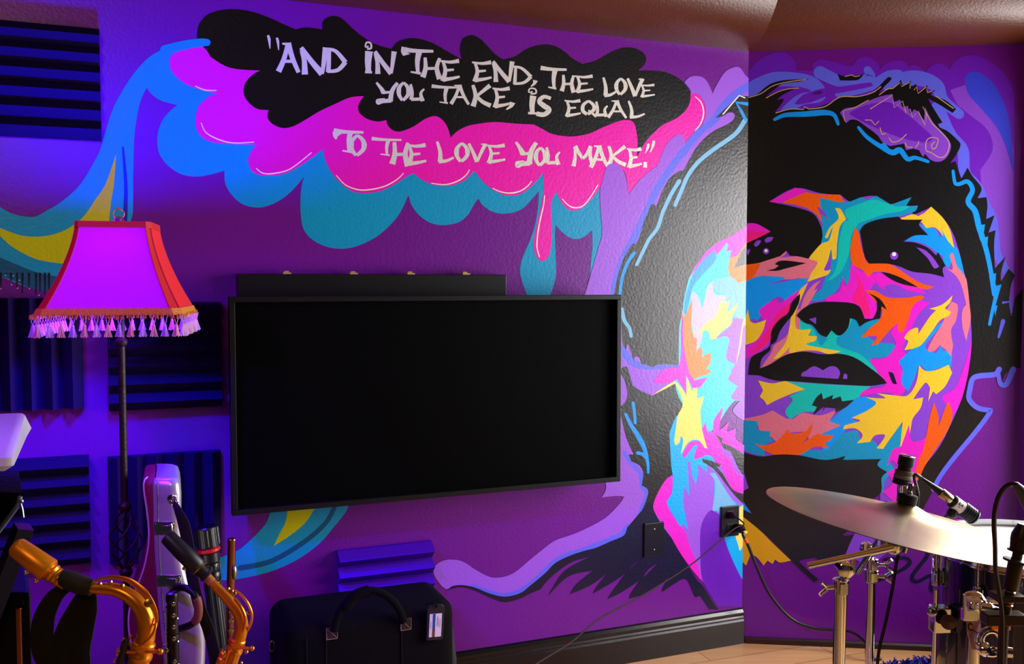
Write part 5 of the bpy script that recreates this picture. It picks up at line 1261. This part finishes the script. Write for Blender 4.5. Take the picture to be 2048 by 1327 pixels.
# --- second stand behind it, bare tip with stacked felts
ZD = 2.42
b2 = at(1742, 1165, ZD)
st2 = thing('cymbal_stand', 'chrome boom stand with bare felts on its tip, behind the cymbal', 'cymbal stand', (b2.x, ZD, 0))
X2 = b2.x
zz = at(1742, 1150, ZD).z
m = MB(); m.tube([V((X2, ZD, .20)), V((X2, ZD, at(1742, 1118, ZD).z))], .0095, 18); ob('upper_tube', m, chrome, st2)
m = MB(); m.tube([V((X2, ZD, .05)), V((X2, ZD, zz - .014))], .0115, 18); ob('lower_tube', m, chrome, st2)
clamp(st2, V((X2, ZD, zz)), .012, (1, -.4, 0))
clamp(st2, V((X2 + .002, ZD, at(1742, 1128, ZD).z)), .009, (1, -.5, .1))
tl = at(1736, 1098, ZD)
m = MB(); m.lathe(tl + V((0, .016, 0)), (0, -1, 0), [(0, .012), (.004, .018), (.03, .018), (.034, .012)], 20); m.tube([tl, V((X2, ZD, tl.z - .04))], .009, 12); m.box(tl + V((-.012, -.016, .010)), (.012, .010, .018)); ob('boom_tilter', m, chrome, st2)
tip0 = at(1799, 985, ZD)
bs, be = at(1713, 1146, ZD - .016), at(1790, 1028, ZD - .016)
m = MB(); m.tube([bs, be], .0075, 14); ob('boom_arm', m, chrome, st2)
m = MB(); m.ball(be, .014, 12); m.tube([be, at(1800, 1000, ZD), at(1801, 965, ZD)], .0085, 12); ob('boom_joint', m, chrome, st2)
fp = at(1803, 970, ZD); fd = (at(1815, 908, ZD) - fp).normalized(); k = ZD / 1900
def fl_part(name, h0, h1, r, mm, label=None):
    m = MB(); m.lathe(fp, fd, [(h0 * k, r * .93 * k), (h0 * k + .002, r * k), (h1 * k - .002, r * k), (h1 * k, r * .93 * k)], 24); return ob(name, m, mm, st2, label=label)
fl_part('cymbal_felt', 2, 14, 18.5, felt)
fl_part('cymbal_felt', 14, 22, 18, mat('grey_felt', (104, 96, 86), rough=.95), 'grey felt washer')
fl_part('cymbal_felt', 22, 31, 17.5, mat('brown_felt', (84, 66, 50), rough=.95), 'brown felt washer')
fl_part('cymbal_felt', 31, 40, 13.5, felt)
fl_part('cymbal_felt', 40, 60, 15.5, felt)
m = MB(); m.lathe(fp + fd * 60 * k, fd, [(0, 16 * k), (.0015, 16.5 * k), (.003, 15 * k)], 24); ob('top_washer', m, chrome, st2)
tripod(st2, X2, ZD)

# ------------------------------------------------------------------ floor tom
DD = 2.25
dc = at(2062, 1120, DD); RD = dc.x - at(1887, 1120, DD).x
zr = at(1900, 1090, DD).z
tom = thing('floor_tom', 'dark blue floor tom drum with chrome hoop at the right edge', 'drum', (dc.x, DD, 0))
ZB = zr - .42
shellm = mat('navy_drum_shell', (8, 8, 44), rough=.16, spec=.7, coat=.5)
m = MB(); m.lathe((dc.x, DD, ZB), (0, 0, 1), [(0, RD - .006), (zr - ZB - .012, RD - .006)], 64); ob('drum_shell', m, shellm, tom, angle=50)
m = MB(); m.lathe((dc.x, DD, zr - .016), (0, 0, 1), [(0, RD - .004), (0, RD - .0085), (.012, RD - .012), (.012, .001)], 64, cap=False); ob('drum_head', m, mat('drum_head_white', (226, 224, 220), rough=.4), tom)
def hoop(z0, z1):
    m = MB(); m.lathe((dc.x, DD, z0), (0, 0, 1), [(0, RD + .001), (0, RD + .010), (.003, RD + .010), (.004, RD + .004), (z1 - z0 - .004, RD + .004), (z1 - z0 - .003, RD + .010), (z1 - z0, RD + .010), (z1 - z0, RD - .002), (0, RD - .002)], 72, cap=False); return m
ob('drum_hoop', hoop(zr - .022, zr + .012), chrome, tom, angle=30)
ob('drum_hoop', hoop(ZB - .006, ZB + .020), chrome, tom, angle=30)
for a in (172, 212, 248, 284, 320, 0, 36, 72, 108, 140):
    u = V((math.cos(R(a)), math.sin(R(a)), 0)); c = V((dc.x, DD, 0)) + u * (RD + .006)
    m = MB(); m.tube([c + V((0, 0, zr - .062)), c + V((0, 0, zr + .006))], .0032, 8); m.box(c + V((0, 0, zr + .002)), (.016, .016, .014)); rod = ob('tension_rod', m, chrome, tom)
    m = MB(); m.lathe(c + V((0, 0, zr - .108)), (0, 0, 1), [(0, .005), (.003, .010), (.040, .010), (.046, .006)], 12); m.box(c + V((0, 0, zr - .085)) - u * .006, (.014, .014, .030)); ob('lug', m, chrome, tom, bevel=.001)
for a in (186, 300, 60):
    u = V((math.cos(R(a)), math.sin(R(a)), 0)); c = V((dc.x, DD, 0)) + u * (RD + .030)
    m = MB(); m.tube([c + V((0, 0, .03)), c + V((0, 0, ZB + .32))], .006, 10); l = ob('drum_leg', m, chrome, tom)
    m = MB(); m.lathe(c + V((0, 0, 0.0125)), (0, 0, 1), [(0, .014), (.02, .014), (.035, .007)], 12); ob('rubber_foot', m, rub, l)
    m = MB(); m.box(c - u * .012 + V((0, 0, ZB + .25)), (.040, .036, .060)); m.lathe(c + V((0, 0, ZB + .27)), (-.6, -.8, .2), [(0, .008), (.02, .008), (.022, .012), (.034, .012), (.036, .006)], 12); ob('leg_bracket', m, chrome, tom, bevel=.004)
m = MB(); m.lathe(at(1897, 1243, DD - .06), (-.35, -1, 0), [(0, .018), (.003, .018), (.004, .010), (.006, .004)], 20); ob('vent_badge', m, mat('badge_brown', (60, 16, 14), rough=.3), tom)

# ------------------------------------------------------------------ microphone clipped behind the tom
MD = 2.30
c0, c1 = at(1851, 961, MD), at(1952, 1037, MD)
d = (c1 - c0).normalized(); L = (c1 - c0).length; k = MD / 1900
mic = thing('drum_microphone', 'black ribbed clip microphone with a white label behind the cymbal', 'microphone', c1)
whitel = mat('white_label', (228, 214, 206), rough=.5)
m = MB(); m.lathe(c0, d, [(-.012, .003), (0, .0045), (38 * k, 8 * k), (40 * k, 8.5 * k)], 14); ob('cable_boot', m, rub, mic)
m = MB(); m.lathe(c0 + d * 38 * k, d, [(0, 8.5 * k), (.003, 10 * k), (.03, 9.5 * k), (31 * k, 9 * k)], 18); ob('connector', m, mat('nickel', (206, 178, 140), rough=.25, metal=1), mic, label='metal cable connector')
m = MB(); m.lathe(c0 + d * 66 * k, d, [(0, 12 * k), (.003, 14 * k), (6 * k, 14 * k), (7 * k, 12 * k)], 20); ob('label_ring', m, blk, mic)
m = MB(); m.lathe(c0 + d * 73 * k, d, [(0, 13.4 * k), (20 * k, 13.8 * k)], 24); wl = ob('label_band', m, whitel, mic, label='white paper label with a dark number 2')
# pen marks on the paper label, on the side that faces the room
ref = V((-.1, -1, .25)); u = (ref - d * ref.dot(d)).normalized(); w = d.cross(u)
def lp(a, h): return c0 + d * (73 + h) * k + (u * math.cos(a) + w * math.sin(a)) * 14.2 * k
m = MB(); m.tube([lp(-.30, 5), lp(-.1, 3.5), lp(.08, 5.5), lp(-.05, 9), lp(-.32, 12), lp(.12, 12)], .0009, 5); m.tube([lp(.3, 6), lp(.36, 8)], .001, 5); ob('pen_mark', m, blk_matte, wl)
m = MB()
pf = [(93 * k, 12 * k)]
for i in range(5):
    h = 94 + i * 5.6; pf += [(h * k, 15.5 * k), ((h + 3.2) * k, 16.5 * k), ((h + 3.6) * k, 14 * k), ((h + 5.2) * k, 14 * k)]
pf += [(123 * k, 17 * k), (126 * k, 15 * k)]
m.lathe(c0, d, pf, 24); ob('ribbed_head', m, mat('mic_grey', (44, 46, 52), rough=.4, metal=.3), mic)
q = c0 + d * 82 * k
rim = V((dc.x, DD, zr)) + V((-.72, .69, 0)) * (RD + .004)
m = MB(); m.ball(q + V((-.012, 0, -.020)), .014, 12); m.tube(cr([q, q + V((-.012, 0, -.020)), (q + rim) / 2 + V((0, .01, 0)), rim + V((0, 0, .012)), rim + V((0, 0, -.02))], 5), .0055, 8); ob('rim_clip', m, blk, mic)
cpts = cr([c0 - d * .0135, c0 - d * .04 + V((.004, .0, -.012)), at(1836, 1000, 2.315), at(1815, 1060, 2.31), at(1796, 1110, 2.31), at(1784, 1180, 2.31), at(1772, 1240, 2.31), at(1758, 1300, 2.31), at(1752, 1360, 2.31)], 6)
q = cpts[-1]; cpts += [V((q.x + .02, q.y - .02, .25)), V((q.x + .05, q.y - .05, .05)), V((q.x + .10, q.y - .08, .022)), V((q.x + .2, q.y - .12, .02))]
mc = thing('microphone_cable', 'black cable hanging straight down under the cymbal to the rug', 'cable', V((q.x, q.y, .04)))
m = MB(); m.tube(cpts, .0042, 8); ob('cable', m, rub, mc)

# ------------------------------------------------------------------ front clamp stand with hardware
HD = 1.95
hb_ = at(1946, 1300, HD)
hs = thing('hardware_stand', 'chrome drum hardware stand with clamps and a wing lever, right foreground', 'stand', (hb_.x, HD, 0))
m = MB(); m.tube([V((hb_.x, HD, .05)), V((hb_.x, HD, at(1946, 1262, HD).z))], .0125, 18); ob('lower_tube', m, chrome, hs)
m = MB(); m.tube([V((hb_.x + .004, HD, .3)), V((hb_.x + .004, HD, at(1946, 1196, HD).z))], .0100, 18); ob('upper_tube', m, chrome, hs)
P0 = at(1937, 1224, HD)
m = MB(); m.lathe(V((hb_.x, HD, P0.z - .014)), (0, 0, 1), [(0, .012), (.004, .018), (.04, .018), (.044, .012)], 20); m.box(P0 + V((-.004, -.012, 0)), (.03, .016, .024)); ob('height_clamp', m, chrome, hs, bevel=.002)
q = at(1931, 1189, HD - .02); q2 = at(1972, 1202, HD - .03)
m = MB(); m.tube(cr([q, at(1946, 1187, HD - .025), at(1960, 1192, HD - .03), q2], 5), lerp([.010, .013, .013, .006], 16), 12, flat=.5); m.tube([at(1930, 1188, HD - .02), at(1930, 1226, HD - .02)], .0045, 8); ob('wing_lever', m, chrome, hs)
m = MB(); m.lathe(at(1960, 1213, HD - .035), (.8, -.2, -.1), [(0, .011), (.02, .012), (.026, .008), (.04, .006)], 16); m.box(at(1990, 1200, HD - .02), (.03, .014, .012)); ob('toothed_joint', m, chrome, hs, bevel=.002)
pl = at(1948, 1268, HD - .02)
m = MB(); m.prism([at(1934, 1234, HD - .018), at(1960, 1238, HD - .018), at(1963, 1262, HD - .018), at(1954, 1300, HD - .018), at(1944, 1298, HD - .018), at(1936, 1264, HD - .018)], (0, .006, 0)); ob('name_plate', m, mat('plate_mauve', (150, 104, 108), rough=.3, metal=.5), hs, smooth=False, bevel=.001)
m = MB(); m.tube(cr([at(1945, 1249, HD - .0187), at(1940, 1246, HD - .0187), at(1936.5, 1252, HD - .0187), at(1940, 1259, HD - .0187), at(1946, 1259, HD - .0187)], 5), .0013, 6); m.tube([at(1949, 1261, HD - .0187), at(1956, 1266, HD - .0187)], .0011, 6); ob('plate_lettering', m, blk_matte, hs)
cq = at(1980, 1278, HD - .03)
for i, (rr, a0, a1) in enumerate(((.024, 20, 250), (.018, 0, 300), (.030, 190, 350))):
    m = MB(); m.tube([cq + V((rr * math.cos(R(a)), -.004 * i, rr * math.sin(R(a)))) for a in range(a0, a1, 14)], .0045, 8); ob('curved_bracket', m, chrome, hs)
m = MB(); m.lathe(at(1962, 1296, HD - .03), (.3, -1, .2), [(0, .013), (.012, .015), (.016, .010), (.022, .006)], 16); m.lathe(at(1988, 1300, HD - .03), (1, -.4, 0), [(0, .008), (.02, .008), (.022, .012), (.034, .011)], 14); ob('wing_screw', m, chrome, hs)
m = MB(); m.box(at(2000, 1246, HD - .03), (.040, .012, .026)); ob('memory_lock', m, mat('amber_metal', (232, 130, 40), rough=.3, metal=.8), hs, smooth=False, bevel=.002, label='amber coloured metal block')
tripod(hs, hb_.x, HD)

# ------------------------------------------------------------------ dark microphone and its cable at the right edge
SD = 1.70
m0, m1 = at(2041, 1080, SD), at(2016, 1200, SD)
d = (m1 - m0).normalized(); k = SD / 1900
sm = thing('snare_microphone', 'dark bronze microphone pointing upward at the right edge beside the cymbal', 'microphone', at(2005, 1300, SD))
dk = mat('dark_bronze', (52, 38, 24), rough=.4, metal=.6)
m = MB(); m.lathe(m0, d, [(-.03, .010), (-.01, .017), (0, .017), (20 * k, 17 * k), (21 * k, 21 * k), (24 * k, 21 * k), (25 * k, 10 * k), (38 * k, 10 * k)], 20); ob('grille_head', m, dk, sm)
m = MB(); m.lathe(m0 + d * 38 * k, d, [(0, 14 * k), (2 * k, 25 * k), (7 * k, 25 * k), (9 * k, 15 * k), (60 * k, 14 * k), (64 * k, 13 * k)], 22); ob('mic_body', m, dk, sm)
m = MB(); m.lathe(m0 + d * 100 * k, d, [(i * 3.4 * k, (9 if i % 2 else 11) * k) for i in range(12)], 18); ob('spring_neck', m, brass, sm)
q = m0 + d * 140 * k
m = MB(); m.tube(cr([m0 + d * 96 * k, q, q + V((-.005, 0, -.06)), V((q.x - .01, SD, .40))], 5), .009, 10); m.box(q + V((-.006, 0, -.02)), (.07, .03, .02)); m.box(q + V((.0, -.0, .02)), (.05, .04, .012)); hold = ob('clamp_arm', m, dk, sm, bevel=.002)
m = MB(); m.tube([V((q.x - .01, SD, .42)), V((q.x - .01, SD, .025))], .010, 12); m.lathe((q.x - .01, SD, .013), (0, 0, 1), [(0, .12), (.014, .12), (.024, .02)], 28); ob('stand_base', m, blk, sm)
cpts = cr([at(2048, 985, SD - .07), at(2038, 972, SD - .07), at(2028, 967, SD - .07), at(2012, 972, SD - .07), at(1999, 988, SD - .07), at(1991, 1012, SD - .07), at(1988, 1045, SD - .07), at(1990, 1090, SD - .07), at(1991, 1135, SD - .07), at(1997, 1175, SD - .07), at(2004, 1230, SD - .07), at(2004, 1290, SD - .07), at(2003, 1360, SD - .07)], 6)
q = cpts[-1]; cpts += [V((q.x, q.y - .03, .3)), V((q.x - .02, q.y - .07, .07)), V((q.x - .06, q.y - .12, .02)), V((q.x - .2, q.y - .2, .02))]
gc = thing('looped_cable', 'dark cable looping up in an arch at the right edge in front of the cymbal', 'cable', V((q.x, q.y, .004)))
m = MB(); m.tube(cpts, .0042, 8); ob('cable', m, dk, gc)
e = cpts[0]
m = MB(); m.tube([at(2030, 967, SD - .07), at(2040, 978, SD - .07), at(2052, 1000, SD - .07), at(2064, 1024, SD - .07)], [.0055, .009, .010, .010], 12); ob('cable_connector', m, mat('connector_grey', (80, 80, 84), rough=.4, metal=.5), gc)
